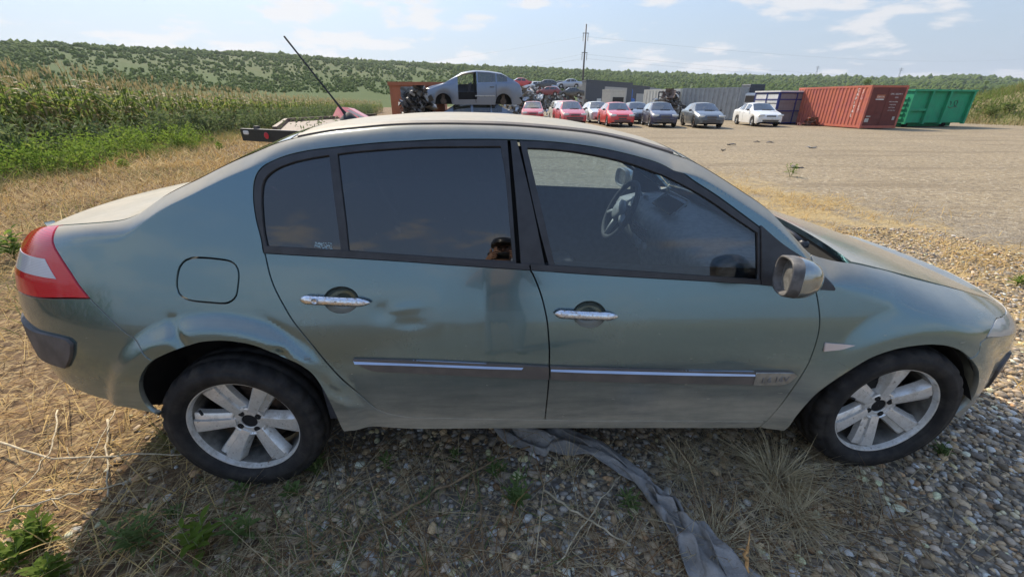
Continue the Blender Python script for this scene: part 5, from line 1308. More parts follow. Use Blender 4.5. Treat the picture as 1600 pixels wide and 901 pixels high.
hall('warehouse', 'low blue-grey hall at the foot of the wooded hill', (1012, 140), (1034, 150), (1008, 146), (138, 141), 'roof_grey', 'roof_grey')
hall('shed', 'beige box-like shed standing before the warehouse gateway', (952, 66), (976, 70), (940, 67), (143, 144), 'wall_beige', 'wall_beige', [('shed_opening', 'under_black', .2, .9, 0, 2.0, .05)])
hall('shed', 'small white shed with dark roof beside the scrap metal frame', (1030, 62), (1046, 63), (1016, 66), (145, 145), 'panel_white', 'wall_dark')
cr = MB(); p = at_dist(985, 158, 108.); h = float(at_dist(985, 136, 108.)[2])
cr.tube([p*[1, 1, 0], p*[1, 1, 0]+[0, 0, h*.8], p*[1, 1, 0]+[-.3, 0, h], p*[1, 1, 0]+[-1.2, 0, h+.1], p*[1, 1, 0]+[-2., 0, h*.72]], [.35, .35, .35, .3, .25], 8); cr.box(p*[1, 1, 0]+[0, 0, 1.0], (1.6, 1.2, 2.), bev=.2)
tag(cr.build('extraction_duct', 'crane_blue', None, True), 'blue bent duct standing between the two dark halls', 'duct')
# rust-orange box and white truck parts behind the grey container
A = at_dist(612, 170, 21.5)[:2]; ro = empty('rust_skip', (A[0], A[1], 0)); tag(ro, 'orange-brown steel box behind the heap of engine parts', 'skip')
dR_ = np.array([1., .05]); nR = np.array([-.05, 1.]); HR0 = float(at_dist(612, 128, 21.5)[2])
def rb_(nm, *bxs):
    m_ = MB()
    for b in bxs: m_.add(*obox(np.zeros(2), dR_, nR, *b))
    m_.build(nm, 'rust_orange', ro)
rb_('wall', (0, 2.4, 0, .06, .1, HR0)); rb_('wall', (0, .06, .061, 2.2, .1, HR0)); rb_('wall', (2.34, 2.4, .061, 2.2, .1, HR0)); rb_('wall', (.061, 2.339, 2.14, 2.2, .1, HR0))
rb_('rim', (-.06, 2.46, -.06, .0, HR0-.15, HR0)); rb_('post', (.3, .38, -.05, -.001, .1, HR0-.8)); rb_('rib', (.381, 2.3, -.05, -.001, HR0*.52, HR0*.56)); rb_('floor', (.06, 2.34, .06, 2.14, .1, .16))
# scrap heaps
def scrap(name, lab, c, ext, n, pal, sz, cat_='scrap', disc=.2, seed=1):
    r = np.random.default_rng(seed); root = empty(name, (c[0], c[1], 0)); tag(root, lab, cat_); ms = [MB() for _ in pal]
    for k in range(n):
        t = r.random()**1.2; z = ext[2]*t; sp = (1-t*.75); x, y = r.normal(0, .42)*ext[0]*sp, r.normal(0, .42)*ext[1]*sp
        x, y = np.clip(x, -ext[0]*sp, ext[0]*sp), np.clip(y, -ext[1]*sp, ext[1]*sp); z = c[2]+z
        m_ = ms[r.integers(len(pal))]; q = r.random(); Rm = np.array(Matrix.Rotation(r.uniform(0, 6.3), 3, 'Z')@Matrix.Rotation(r.normal(0, .7), 3, 'X')@Matrix.Rotation(r.normal(0, .7), 3, 'Y')); s_ = sz*r.uniform(.5, 1.5)
        if q < .5:                                        # crumpled sheet
            g = np.linspace(-1, 1, 5); XX, YY = np.meshgrid(g, g, indexing='ij'); ZZ = r.normal(0, .16, (5, 5))+.25*np.sin(XX*r.uniform(1, 3)+r.uniform(0, 6))
            P = np.stack([XX*s_, YY*s_*r.uniform(.4, 1), ZZ*s_], -1).reshape(-1, 3)@Rm.T+[x, y, z]; I = np.arange(25).reshape(5, 5)
            m_.add(P, [[I[i, j], I[i+1, j], I[i+1, j+1], I[i, j+1]] for i in range(4) for j in range(4)])
        elif q < .5+disc:
            P = MB().lathe([(-.25, .4), (-.25, 1), (.25, 1), (.25, .4), (-.25, .4)], 14); m_.add(np.concatenate(P.V)*s_*.45@Rm.T+[x, y, z], P.F)
        elif q < .85: m_.box((x, y, z), (s_*r.uniform(.4, 1.2), s_*r.uniform(.3, .8), s_*r.uniform(.3, .7)), rot=Rm, bev=s_*.08)
        else: m_.tube(np.array([[-1, 0, 0], [-.3, .2, .3], [.4, -.1, .2], [1, .1, -.2]])*s_*1.1@Rm.T+[x, y, z], s_*.07, 6)
    for m_, p in zip(ms, pal):
        if m_.n: tag(m_.build('scrap_pieces', p, root, False), kind='stuff')
    return root
scrap('engine_heap', 'heap of black engines, hubs and torn car parts beside the stripped hatchback', at_dist(655, 170, 18.)*[1, 1, 0]+[0, 0, .2], (.85, .8, 1.65), 240, ['car_black', 'under_black', 'black_plastic', 'steel_dull', 'car_dark', 'black_plastic'], .25, seed=4)
scrap('engine_heap', 'second tall stack of greasy car parts behind the engines', at_dist(640, 170, 18.6)*[1, 1, 0]+[0, 0, .2], (.5, .5, 1.6), 110, ['car_black', 'black_plastic', 'steel_dull', 'car_dark'], .24, seed=14)
scrap('scrap_heap', 'big heap of crushed car bodies in grey and brown under the stacked cars', at_dist(845, 165, 77.)*[1, 1, 0]+[0, 0, .1], (11.5, 5, 3.2), 900, ['steel_dull', 'car_silver', 'wall_pale', 'cont_red_door', 'car_dark', 'bed_rust', 'panel_white', 'steel_dull'], .48, seed=5)
scrap('scrap_heap', 'heap of crushed panels right behind the faded red hatchback', at_dist(818, 170, 48.)*[1, 1, 0]+[0, 0, .1], (3.6, 2, 2.2), 200, ['steel_dull', 'car_silver', 'wall_pale', 'bed_rust', 'car_dark'], .5, seed=6)
scrap('scrap_heap', 'pile of torn bumpers and panels behind the dark blue hatchback', at_dist(1042, 172, 45.)*[1, 1, 0]+[0, 0, .1], (2.4, 1.6, 1.9), 190, ['car_dark', 'black_plastic', 'steel_dull', 'panel_white', 'bed_rust'], .42, seed=7)
scrap('scrap_heap', 'low brown heap of rusty scrap at the foot of the red container', on_ground(1266, 196.5)*[1, 1, 0]+[0, 0, .03], (1.0, .35, .34), 70, ['bed_rust', 'cont_red_door', 'rust_orange', 'bed_rust'], .20, seed=8)
# frame rack over the pile, truck parts behind the grey container
fr_ = MB(); a, b = at_dist(1026, 172, 47.)*[1, 1, 0], at_dist(1058, 172, 47.)*[1, 1, 0]
for p in (a, b): fr_.tube([p, p+[0, 0, 2.3]], .06, 6)
fr_.tube([a+[0, 0, 2.3], b+[0, 0, 2.3]], .07, 6); fr_.tube([a+[0, 0, 1.9], b+[0, 0, 1.9]], .04, 6)
tag(fr_.build('steel_frame', 'wall_dark', None), 'dark steel gantry frame rising over the pile of bumpers', 'frame')
p = at_dist(1166, 170, 46.)*[1, 1, 0]; tr = empty('truck', tuple(p)); tag(tr, 'white truck cab partly hidden behind the grey container', 'truck')
MB().box((0, 0, 1.6), (2.2, 2.0, 1.2), bev=.15).build('cab', 'panel_white', tr); MB().box((0, -1.01, 1.72), (1.7, .05, .5)).build('windscreen', 'glass_bg', tr); MB().box((.2, 0, 2.55), (1.3, 1.5, .66), bev=.05).build('roof_box', 'wall_dark', tr)
MB().box((1.9, 0, 1.9), (1.5, 1.8, .12)).box((1.9, 0, 1.45), (1.5, 1.8, .10)).box((2.55, -.8, 1.5), (.1, .1, 1.0)).build('rack', 'wall_pale', tr); MB().box((0.8, 0, .55), (3.6, 1.9, .5), bev=.1).build('chassis', 'under_black', tr)
# flatbed trailer behind the sedan
bl, brt = on_ground(375, 201, .95), on_ground(470, 205, .95); ax_ = (brt-bl)[:2]; ax_ /= np.linalg.norm(ax_); nx_ = np.array([-ax_[1], ax_[0]])
tr = empty('flatbed_trailer', (bl[0], bl[1], 0)); tag(tr, 'flatbed trailer with black rear beam and rust-brown deck behind the sedan', 'trailer')
def tb(nm, mat, *bxs):
    m_ = MB()
    for b in bxs: m_.add(*obox(np.zeros(2), ax_, nx_, *b))
    return m_.build(nm, mat, tr)
bh = float(on_ground(375, 201, .95)[2]-.245)
beam = tb('rear_beam', 'black_satin', (0, 2.5, 0, .07, bh, .945)); tb('beam_edge', 'steel_dull', (-.004, 2.504, -.004, .074, .946, .953))
def disc(u, v, w_, h, mat, nm):
    d0 = ray(u, v); q = bl[:2]-nx_*.004; t_ = ((q-CAMP[:2])@nx_)/(d0[:2]@nx_); c = CAMP+d0*t_; c[:2] -= bl[:2]; th = np.arange(28)*2*np.pi/28
    rings = []
    for off, s_ in ((0, 1), (-.006, 1), (-.008, .85)):
        e = 2. if w_ == h else 4.
        aa, bb = np.sign(np.cos(th))*np.abs(np.cos(th))**(2/e)*w_*s_, np.sign(np.sin(th))*np.abs(np.sin(th))**(2/e)*h*s_
        rings.append(c+np.outer(aa, [*ax_, 0])+np.outer(bb, [0, 0, 1])+np.array([*nx_, 0])*off)
    MB().loft(rings).build(nm, mat, beam, True)
disc(416.5, 212, .066, .066, 'reflector_red', 'round_reflector'); disc(384.5, 207.3, .085, .040, 'panel_white', 'marker_lamp')
bq = [on_ground(u, v, .93)-bl*[1, 1, 0] for u, v in ((426, 203.5), (445, 189.), (520, 184.5))]
c3 = bq[2]+(bq[2]-bq[1])*1.2; c4 = bq[0]+np.array([*ax_, 0])*2.0
quad = np.array([bq[0], bq[1], c3, c4]); quad[:, 2] = .90
MB().loft([quad-[0, 0, .08], quad]).build('deck', 'bed_rust', tr)
rm = MB()
for i, j in ((0, 1), (1, 2)):
    a, b = quad[i], quad[j]; dv = (b-a)/np.linalg.norm(b-a); nv = np.array([-dv[1], dv[0], 0])*-.09
    rm.loft([np.array([a, a+nv, a+nv+[0, 0, .10], a+[0, 0, .10]]), np.array([b, b+nv, b+nv+[0, 0, .10], b+[0, 0, .10]])])
rm.build('deck_rim', 'bed_rust', tr); tb('stop_block', 'black_plastic', (.38, .47, .03, .12, .954, 1.01))
tb('mud_flap', 'wall_pale', (.55, .85, .3, .34, .15, .70)); tb('leg', 'under_black', (.7, .8, .5, .6, 0.0, .85), (1.9, 2.0, .5, .6, 0., .85))
for a in (.5, 1.8):
    w0 = ax_*a+nx_*1.9; m_ = MB(); q = MB().lathe([(-.1, .2), (-.11, .36), (.11, .36), (.1, .2)], 24); Vv = np.concatenate(q.V); m_.add(np.outer(Vv[:, 1], [*ax_, 0])+np.outer(Vv[:, 0], [*nx_, 0])+np.outer(Vv[:, 2]+.36, [0, 0, 1])+[w0[0], w0[1], 0], q.F); m_.build('wheel', 'tyre', tr, True)
# red torn panel on the deck
pr = [on_ground(u, v, zz) for u, v, zz in ((520, 181, 1.05), (527, 167, 1.22), (543, 167, 1.22), (572, 184, 1.02), (548, 188, .96))]
pr = np.array(pr); dist0 = np.linalg.norm(pr[0]-CAMP)
Dp = 12.2; pr = np.array([at_dist(u, v, Dp+dd_) for u, v, dd_ in ((520, 181, 0), (527, 167, .3), (543, 168, .35), (572, 184, .1), (548, 189, -.2), (536, 186, -.1))])
o0 = pr.mean(0)*[1, 1, 0]; back = pr+[.06, .35, -.03]
rp = MB().loft([pr-o0, back-o0]).build('torn_panel', 'car_red', None, False, loc=tuple(o0)); tag(rp, 'torn red car body panel lying on the trailer deck', 'car panel')
st_ = np.array([at_dist(u, v, Dp-.05) for u, v in ((541, 172), (545, 172), (567, 183.5), (563, 184.5))])-o0; mk('stripe', np.concatenate([st_, st_+[.02, .08, 0]]), [[0, 1, 2, 3], [4, 7, 6, 5], [0, 4, 5, 1], [2, 6, 7, 3]], 'panel_white', rp)
wv, wf_ = leaves(rg.normal(0, 1, (160, 3))*[.45, .3, .08]+[0, 0, .12], rg.uniform(.05, .12, 160), rg, .3)
cp_ = at_dist(500, 187.5, 10.8); tag(mk('uprooted_weeds', wv, wf_, 'weed_grey', loc=(cp_[0], cp_[1], .95)), 'uprooted grey-green weeds lying on the trailer deck', 'weeds')
# power pole, wires, far pylons
pp = at_dist(909, 150, 92.)*[1, 1, 0]; hp = float(at_dist(911.5, 38, 92.)[2]); po = empty('power_pole', tuple(pp)); tag(po, 'tall dark power pole with insulators behind the stacked cars', 'pole')
MB().tube([(0, 0, 0), (0, 0, hp*.5), (0, 0, hp)], [.22, .17, .11], 8).build('mast', 'wood_pole', po, True)
for z, s_ in ((hp*.90, 1), (hp*.68, 1.)):
    MB().tube([(-.55*s_, 0, z), (.55*s_, 0, z)], .06, 6).build('crossarm', 'wood_pole', po)
    for sx in (-.45, .45): MB().tube([(sx, 0, z), (sx, 0, z-1.3)], [.07, .05], 6).build('insulator', 'steel_dull', po, True)
simple('wire', (.10, .10, .11), .6)
def wire(a, b, sag, lab, r=.009):
    t = np.linspace(0, 1, 24)[:, None]; P = a+(b-a)*t; P[:, 2] -= (sag*4*t*(1-t))[:, 0]; c0 = P[0].copy(); tag(MB().tube(P-c0, r, 4).build('power_line', 'wire', None, loc=tuple(c0)), lab, 'power line', 'power lines strung from the pole')
for z, rr, rl in ((hp*.86, (1650, 88), (560, 100)), (hp*.66, (1650, 112), (660, 112)), (hp*.61, (1650, 117), (700, 110))):
    wire(pp+[.4, 0, z], at_dist(rr[0], rr[1], 330.), 3., 'thin power line running out from the dark power pole'); wire(pp+[-.4, 0, z], at_dist(rl[0], rl[1], 330.), 2., 'thin power line running out from the dark power pole')
for u, v0, v1, lab in ((1275, 117, 103, 'slim lattice pylon on the wooded ridge above the red container'), (1404, 121, 106, 'slim lattice pylon on the ridge above the green skip')):
    p = at_dist(u, v0, 900.); h = float(at_dist(u, v1, 900.)[2]-p[2]); m_ = MB()
    for sx in (-1, 1): m_.tube([(sx*1.6, 0, -4), (sx*.5, 0, h*.6), (0, 0, h)], .22, 4)
    for z in (h*.72, h*.86): m_.tube([(-3.2, 0, z), (3.2, 0, z)], .2, 4)
    for k in range(5): m_.tube([(-1.4+.2*k, 0, h*.12*k), (1.3-.2*k, 0, h*.12*(k+1))], .12, 4)
    tag(m_.build('pylon', 'wire', None, loc=tuple(p)), lab, 'pylon')
def tree(u, vb, vt, D, lab, seed):
    r = np.random.default_rng(seed); b = at_dist(u, vb, D); h = float(at_dist(u, vt, D)[2]-b[2]); root = empty('tree', (b[0], b[1], b[2])); tag(root, lab, 'tree')
    MB().tube([(0, 0, -2), (.1, 0, h*.4), (0, .1, h*.8)], [h*.05, h*.035, h*.01], 6).build('trunk', 'wood_pole', root, True)
    n = 900; q = r.normal(0, 1, (n, 3)); q /= np.linalg.norm(q, axis=1)[:, None]; q *= (.55+.45*r.random((n, 1)))*(1+.25*np.sin(q[:, :1]*5+seed)*np.sin(q[:, 1:2]*4))
    V, F = leaves(q*[h*.42, h*.42, h*.40]+[0, 0, h*.55], r.uniform(.5, 1.0, n)*h*.11, r, .7); mk('crown', V, F, 'wood_leaf', root)
tree(1353, 136, 122, 210, 'single round tree showing above the red container', 1); tree(1540, 133, 126, 300, 'dark bush on the far slope above the bank', 2)
# litter on the yard
for k, (u, v, w_, lab) in enumerate(((1143, 226, .5, 'black torn plastic piece lying on the open gravel'), (1182, 222, .35, 'small dark lump of scrap on the open gravel'), (1203, 222.5, .4, 'flat dark shard of plastic on the open gravel'), (1245, 262, .45, 'long dark sliver of plastic on the gravel past the windscreen'), (1268, 231, .5, 'grey metal strip lying far out on the gravel'), (1130, 235, .25, 'tiny dark scrap bit on the gravel'))):
    c = on_ground(u, v); r = np.random.default_rng(k); g = np.linspace(-1, 1, 6); XX, YY = np.meshgrid(g, g, indexing='ij'); P = np.stack([XX*w_*.3+r.normal(0, .02, XX.shape), YY*w_*.13+r.normal(0, .02, XX.shape), .02+.02*np.sin(XX*3+k)+r.normal(0, .012, XX.shape)], -1).reshape(-1, 3); P[:, 2] = np.maximum(P[:, 2], .0); I = np.arange(36).reshape(6, 6)
    o = mk('scrap_piece', P, np.stack([I[:-1, :-1], I[1:, :-1], I[1:, 1:], I[:-1, 1:]], -1).reshape(-1, 4), 'black_plastic' if k != 4 else 'steel_dull', loc=tuple(c)); sm = o.modifiers.new('s', 'SOLIDIFY'); sm.thickness = .012; tag(o, lab, 'scrap')
# ================================================================= corn, weeds and straw on the left
leafy('corn_green', (.14, .20, .038), (.20, .245, .055), (.40, .36, .11), scale=1.1, trans=.6)
leafy('corn_dry', (.46, .37, .19), (.36, .27, .12), (.55, .47, .28), scale=2., trans=.35)
def corn_mesh(seed):
    r = np.random.default_rng(seed); H = r.uniform(1.75, 2.1); V, F, Mi = [], [], []; k = 0
    def addq(v, f, m):
        nonlocal k
        V.append(v); F.extend([[q+k for q in g] for g in f]); Mi.extend([m]*len(f)); k += len(v)
    bend = r.normal(0, .06, 2)
    zs = np.linspace(0, H, 6); st = np.stack([bend[0]*(zs/H)**2, bend[1]*(zs/H)**2, zs], 1)
    b = MB().tube(st, np.linspace(.014, .007, 6), 5, cap=False); addq(np.concatenate(b.V), b.F, 0)
    nl = 11; dry0 = r.uniform(.05, .35)
    for i in range(nl):
        z0 = H*(.12+.80*i/nl)+r.normal(0, .03); a = (i % 2)*np.pi+r.normal(0, .5); L_ = r.uniform(.5, .85)*(1 if i < nl-2 else .7); w_ = r.uniform(.038, .058)
        o = np.array([math.cos(a), math.sin(a), 0]); sd = np.array([-math.sin(a), math.cos(a), 0]); rise = r.uniform(.5, 1.1); tw = r.normal(0, .5)
        base = np.array([bend[0]*(z0/H)**2, bend[1]*(z0/H)**2, z0]); pts = []
        for t, ww in ((0, .5), (.25, 1), (.5, 1), (.75, .7), (1, .06)):
            c = base+o*L_*(t*.75)+np.array([0, 0, 1])*L_*(rise*t-(rise+.35)*t*t*r.uniform(.85, 1.05))
            s2 = sd*math.cos(tw*t)+np.array([0, 0, 1])*math.sin(tw*t)
            pts += [c-s2*w_*ww, c+s2*w_*ww]
        addq(np.array(pts), [[2*j, 2*j+1, 2*j+3, 2*j+2] for j in range(4)], 1 if (i/nl < dry0 or r.random() < .16) else 0)
    top = st[-1]
    for i in range(6):
        a = r.uniform(0, 6.3); d = np.array([math.cos(a)*.10, math.sin(a)*.10, .22+r.uniform(-.08, .08)]); sd = np.array([-math.sin(a), math.cos(a), 0])*.008
        addq(np.array([top-sd, top+sd, top+d+sd*.6, top+d-sd*.6]), [[0, 1, 2, 3]], 1)
    for i in range(1):
        z0 = H*.5; a = r.uniform(0, 6.3); p0 = np.array([0, 0, z0]); p1 = p0+np.array([math.cos(a)*.06, math.sin(a)*.06, .2])
        b = MB().tube([p0, (p0+p1)/2, p1], [.012, .028, .008], 5, cap=False); addq(np.concatenate(b.V), b.F, 1)
    return np.concatenate(V), F, Mi
CORN = [corn_mesh(50+i) for i in range(6)]
cmes = []
for V, F, Mi in CORN:
    me = bpy.data.meshes.new('corn_plant'); me.from_pydata(V.tolist(), [], F); me.materials.append(MATS['corn_green']); me.materials.append(MATS['corn_dry'])
    me.polygons.foreach_set('material_index', np.array(Mi, np.int32)); me.update(); cmes.append(me)
rg = np.random.default_rng(21); spots = []
def corn_edge(y): return -13.0-.035*(y-5)
for row in range(9):
    for y in np.arange(1.0, 58, .21 if row < 3 else .3):
        spots.append((corn_edge(y)-row*.72+rg.normal(0, .07), y+rg.normal(0, .06), row))
for y in np.arange(-10, 1., .3): spots += [(corn_edge(y)-k*.7, y, k) for k in range(3)]
spots = np.array(spots); d = np.hypot(spots[:, 0]-CAMP[0], spots[:, 1]-CAMP[1])
order = np.argsort(d+spots[:, 2]*6+(spots[:, 1] < 3.0)*100)
def corn_h(y): return float(np.interp(y, [4, 10, 16, 22, 35, 50], [1.16, 1.08, .98, .88, .74, .62]))
for k in order[:290]:
    x, y, row = spots[k]; o = bpy.data.objects.new('corn_plant', cmes[rg.integers(6)]); COL.objects.link(o)
    s_ = corn_h(y)*rg.uniform(.9, 1.12); o.location = (x, y, 0); o.rotation_euler = (rg.normal(0, .05), rg.normal(0, .05), rg.uniform(0, 6.3)); o.scale = (s_, s_, s_)
    tag(o, 'ripening corn plant with yellowing leaves and tassel in the field edge', 'corn', 'corn plants along the field edge')
Vs, Fs, Ms, k0 = [], [], [], 0
for k in order[290:]:
    x, y, row = spots[k]; V, F, Mi = CORN[rg.integers(6)]; a = rg.uniform(0, 6.3); s_ = corn_h(y)*rg.uniform(.9, 1.12)
    c, q = math.cos(a), math.sin(a); Vs.append(np.stack([V[:, 0]*c-V[:, 1]*q, V[:, 0]*q+V[:, 1]*c, V[:, 2]], 1)*s_+[x, y, 0])
    Fs.append(np.array(F)+k0); Ms += Mi; k0 += len(V)
o = mk('corn_field', np.concatenate(Vs), np.concatenate(Fs), 'corn_green'); o.data.materials.append(MATS['corn_dry']); o.data.polygons.foreach_set('material_index', np.array(Ms, np.int32))
tag(o, 'dense rows of tall ripening corn behind the field edge', 'corn', kind='stuff')

leafy('straw', (.62, .44, .18), (.48, .31, .115), (.68, .53, .27), scale=3., trans=.25, rough=.7)
leafy('straw_grey', (.46, .37, .22), (.33, .24, .13), (.52, .45, .30), scale=6., trans=.2, rough=.75)
leafy('grass_olive', (.22, .22, .07), (.30, .27, .10), (.16, .19, .05), scale=3., trans=.3, rough=.7)
def on_soil(n, x0, x1, y0, y1): return np.stack([rg.uniform(x0, x1, n), rg.uniform(y0, y1, n)], 1)
def lay(p, dz=0.): return np.stack([p[:, 0], p[:, 1], gz(p[:, 0], p[:, 1])+dz], 1)
# ---- weeds in front of the corn: grey-green herbs and a bright low hedge of leaves
parts = []
def hedge_edge(y): return -9.7-.11*(y-6.3)
for k in range(300):
    y = rg.uniform(1.5, 14.5); x = hedge_edge(y)+.35*math.sin(y*1.7)+.25*math.sin(y*4.1)-rg.uniform(0, 1.8)+(rg.uniform(0, .9) if k > 255 else 0); n = 110
    q = rg.normal(0, 1, (n, 3)); q /= np.linalg.norm(q, axis=1)[:, None]; q *= rg.uniform(.35, 1, (n, 1))**.5
    sz = rg.uniform(.22, .6)*(1 if k <= 255 else .5); hh = rg.uniform(.14, .42)*(1 if k <= 255 else .5)
    parts.append(leaves(np.array([x, y, hh])+q*[sz*.8, sz*.8, hh*1.05], rg.uniform(.04, .11, n), rg, .4, .9))
yy = rg.uniform(1.5, 20, 3800); pp_ = np.stack([np.array([hedge_edge(q) for q in yy])+rg.normal(-.4, .7, 3800), yy], 1); gV, gF_ = blades(lay(pp_), rg.uniform(.15, .55, 3800), .006, rg, .35, .5); tag(mk('edge_grass', gV, gF_, 'grass_olive'), 'rank olive grass growing through the edge of the green weeds', 'grass', kind='stuff')
V, F = cat(parts); tag(mk('low_weeds', V, F, 'weed_bright'), 'low bright-green weeds bordering the dry verge', 'weeds', kind='stuff')
parts = []
for k in range(420):
    y = rg.uniform(3, 48)**1.0; x = rg.uniform(corn_edge(y)+.2, max(hedge_edge(min(y, 20))-1.5, corn_edge(y)+.9)) if y < 16 else corn_edge(y)+rg.uniform(.1, 1.5)
    n = 70; hh = rg.uniform(.5, 1.15)
    q = np.stack([rg.normal(0, .16, n), rg.normal(0, .16, n), rg.uniform(.05, 1, n)**.8*hh], 1)
    parts.append(leaves(np.array([x, y, 0])+q, rg.uniform(.10, .22, n), rg, .3, 1.2))
V, F = cat(parts); tag(mk('tall_weeds', V, F, 'weed_grey'), 'tall grey-green weeds standing in front of the corn', 'weeds', kind='stuff')

# ---- straw: dry cut grass covering the soil
parts = []
p = on_soil(7000, -4.6, -1.5, -1.9, 2.6); keep = p[:, 0] < -1.45-.12*np.maximum(p[:, 1], 0)+rg.normal(0, .22, len(p)); parts.append(blades(lay(p[keep]), rg.uniform(.05, .22, keep.sum()), .0022, rg, 2.2, .8))
p = on_soil(17000, -9.8, -2.2, 1.5, 9.); keep = p[:, 0] < -1.8-.25*p[:, 1]+rg.normal(0, .6, len(p)); parts.append(blades(lay(p[keep]), rg.uniform(.08, .30, keep.sum()), .0045, rg, 1.5, .7))
p = on_soil(16000, -12, -3., 8, 30.); parts.append(blades(lay(p), rg.uniform(.15, .40, len(p)), .010, rg, 1.2, .6))
bp = []
p = on_soil(5000, -4.6, -1.3, -1.9, 2.2); keep = p[:, 0] < -1.35-.12*np.maximum(p[:, 1], 0)+rg.normal(0, .3, len(p)); bp.append(blades(lay(p[keep]), rg.uniform(.03, .16, keep.sum()), .0022, rg, 2.4, .8))
p = on_soil(9000, -10, -2.2, 1.5, 16.); bp.append(blades(lay(p), rg.uniform(.08, .26, len(p)), .006, rg, 1.6, .7))
Vb, Fb_ = cat(bp); leafy('litter_brown', (.24, .14, .065), (.16, .095, .05), (.33, .20, .09), scale=2.2, trans=.2, rough=.8); tag(mk('brown_litter', Vb, Fb_, 'litter_brown'), 'reddish-brown dead stems mixed into the straw', 'plant litter', kind='stuff')
p = on_soil(420, -4.2, -1.55, -1.8, 1.6); parts.append(blades(lay(p, .02), rg.uniform(.15, .55, len(p)), rg.uniform(.0015, .0032, len(p)), rg, 7., .8))
p = on_soil(500, -9., -3., 2., 9.); parts.append(blades(lay(p, .03), rg.uniform(.25, .8, len(p)), rg.uniform(.003, .006, len(p)), rg, 5., .8))
V, F = cat(parts); tag(mk('cut_straw', V, F, 'straw'), 'dry golden straw lying over the soil left of the sedan', 'straw', kind='stuff')
p = on_soil(20000, -9.8, -2., .5, 14.); keep = (p[:, 0] < -2.2-.22*p[:, 1]) & (np.sin(p[:, 0]*1.3+p[:, 1]*.7)+np.sin(p[:, 1]*1.9)+rg.normal(0, .6, len(p)) > .6)
V, F = blades(lay(p[keep]), rg.uniform(.06, .20, keep.sum()), .004, rg, .8, .6); tag(mk('thin_grass', V, F, 'grass_olive'), 'thin olive-green grass among the straw', 'grass', kind='stuff')
# verge behind and in front of the sedan's nose
q = on_soil(30000, 2.4, 8.5, -.6, 9.); e = np.abs(q[:, 0]+.10*q[:, 1]-4.6)+rg.normal(0, .55, len(q)); keep = (e < 1.15+.6*np.sin(q[:, 1]*1.9+q[:, 0])) & (np.sin(q[:, 0]*2.9+1.3*np.sin(q[:, 1]*2.1))*np.sin(q[:, 1]*2.4+q[:, 0]*.7)+rg.normal(0, .4, len(q)) > -.35) & (q[:, 1] < 7.+rg.normal(0, 1, len(q)))
V, F = blades(lay(q[keep]), rg.uniform(.05, .20, keep.sum()), .0035, rg, 1.8, .8); tag(mk('dry_verge', V, F, 'straw'), 'strip of matted yellow grass on the gravel beyond the hood', 'grass', kind='stuff')
# ================================================================= foreground: gravel, litter of stems, weeds, plastic strip
s = MN('pebble'); at_n = s.n('ShaderNodeAttribute', attribute_name='Col'); c = s.coord()
pc = s.mix(s.ramp(s.noise(c, 90, 4, .6), .35, .7), at_n.outputs[0], (.5, .5, .5), 'MULTIPLY')
pc = s.mix(.55, at_n.outputs[0], pc)
s.done(s.bsdf(color=pc, rough=.72, spec=.35, normal=s.bump(s.noise(c, 160, 3), .15, .003)))
rg = np.random.default_rng(5)
PCOL = np.array([1.20, 1.03, .82])*np.array([(.185,.165,.140),(.235,.205,.165),(.145,.135,.125),(.29,.25,.195),(.21,.195,.18),(.33,.27,.185),(.115,.11,.108),(.26,.21,.15),(.40,.385,.355),(.24,.17,.11),(.17,.175,.185)])
PPR = np.array([.16,.15,.13,.10,.13,.08,.08,.08,.045,.03,.025]); PPR /= PPR.sum()
def dens(x, y):                     # gravel thins out into soil and straw on the left and in worn spots
    a = 1/(1+np.exp(-(x+1.15+.25*np.sin(y*4.)+.15*np.sin(x*5))*3.2)); b = .5+.5*np.sin(x*2.3+1.2*np.sin(y*3.1))*np.sin(y*2.9+.8*x)
    right = 1/(1+np.exp(-(x-.9)*3)); return np.clip(a, .22, 1)*np.clip(.62+.4*right+.3*b*(1-right), .12, 1)
def pebbles(n, x0, x1, y0, y1, r0, r1, shape, jit):
    x, y = rg.uniform(x0, x1, n), rg.uniform(y0, y1, n); k = rg.random(n) < dens(x, y); x, y = x[k], y[k]; n = len(x)
    r = np.exp(rg.uniform(np.log(r0), np.log(r1), n)); sc = np.stack([r*rg.uniform(.9, 1.5, n), r*rg.uniform(.7, 1.05, n), r*rg.uniform(.45, .75, n)], 1)
    V, F = scatter(shape, np.stack([x, y, gz(x, y)+sc[:, 2]*rg.uniform(.0, .75, n)], 1), sc, rg, jit)
    col = PCOL[rg.choice(len(PCOL), n, p=PPR)]*np.exp(rg.normal(.38, .42, (n, 1))); wh = rg.random(n) < .075; col[wh] = np.array([.62, .59, .53])*rg.uniform(.75, 1.15, (wh.sum(), 1)); col = np.minimum(col, .75)
    return V, F, np.repeat(col, len(shape[0]), 0)
sets = [pebbles(7000, -2.2, 2.9, -1.75, .1, .010, .021, ICO2, .07), pebbles(26000, -2.3, 3.0, -1.75, .7, .005, .012, ICO1, .10), pebbles(14000, 1.6, 5.5, -1.2, 3.0, .008, .018, ICO1, .10)]
V, F = cat([q[:2] for q in sets]); C_ = np.concatenate([q[2] for q in sets])
o = mk('gravel', V, F, 'pebble', smooth=True); at_c = o.data.color_attributes.new('Col', 'FLOAT_COLOR', 'POINT')
at_c.data.foreach_set('color', np.concatenate([C_, np.ones((len(C_), 1))], 1).astype(np.float32).ravel())
tag(o, 'loose grey and brown pebbles spread around the sedan', 'gravel', kind='stuff')

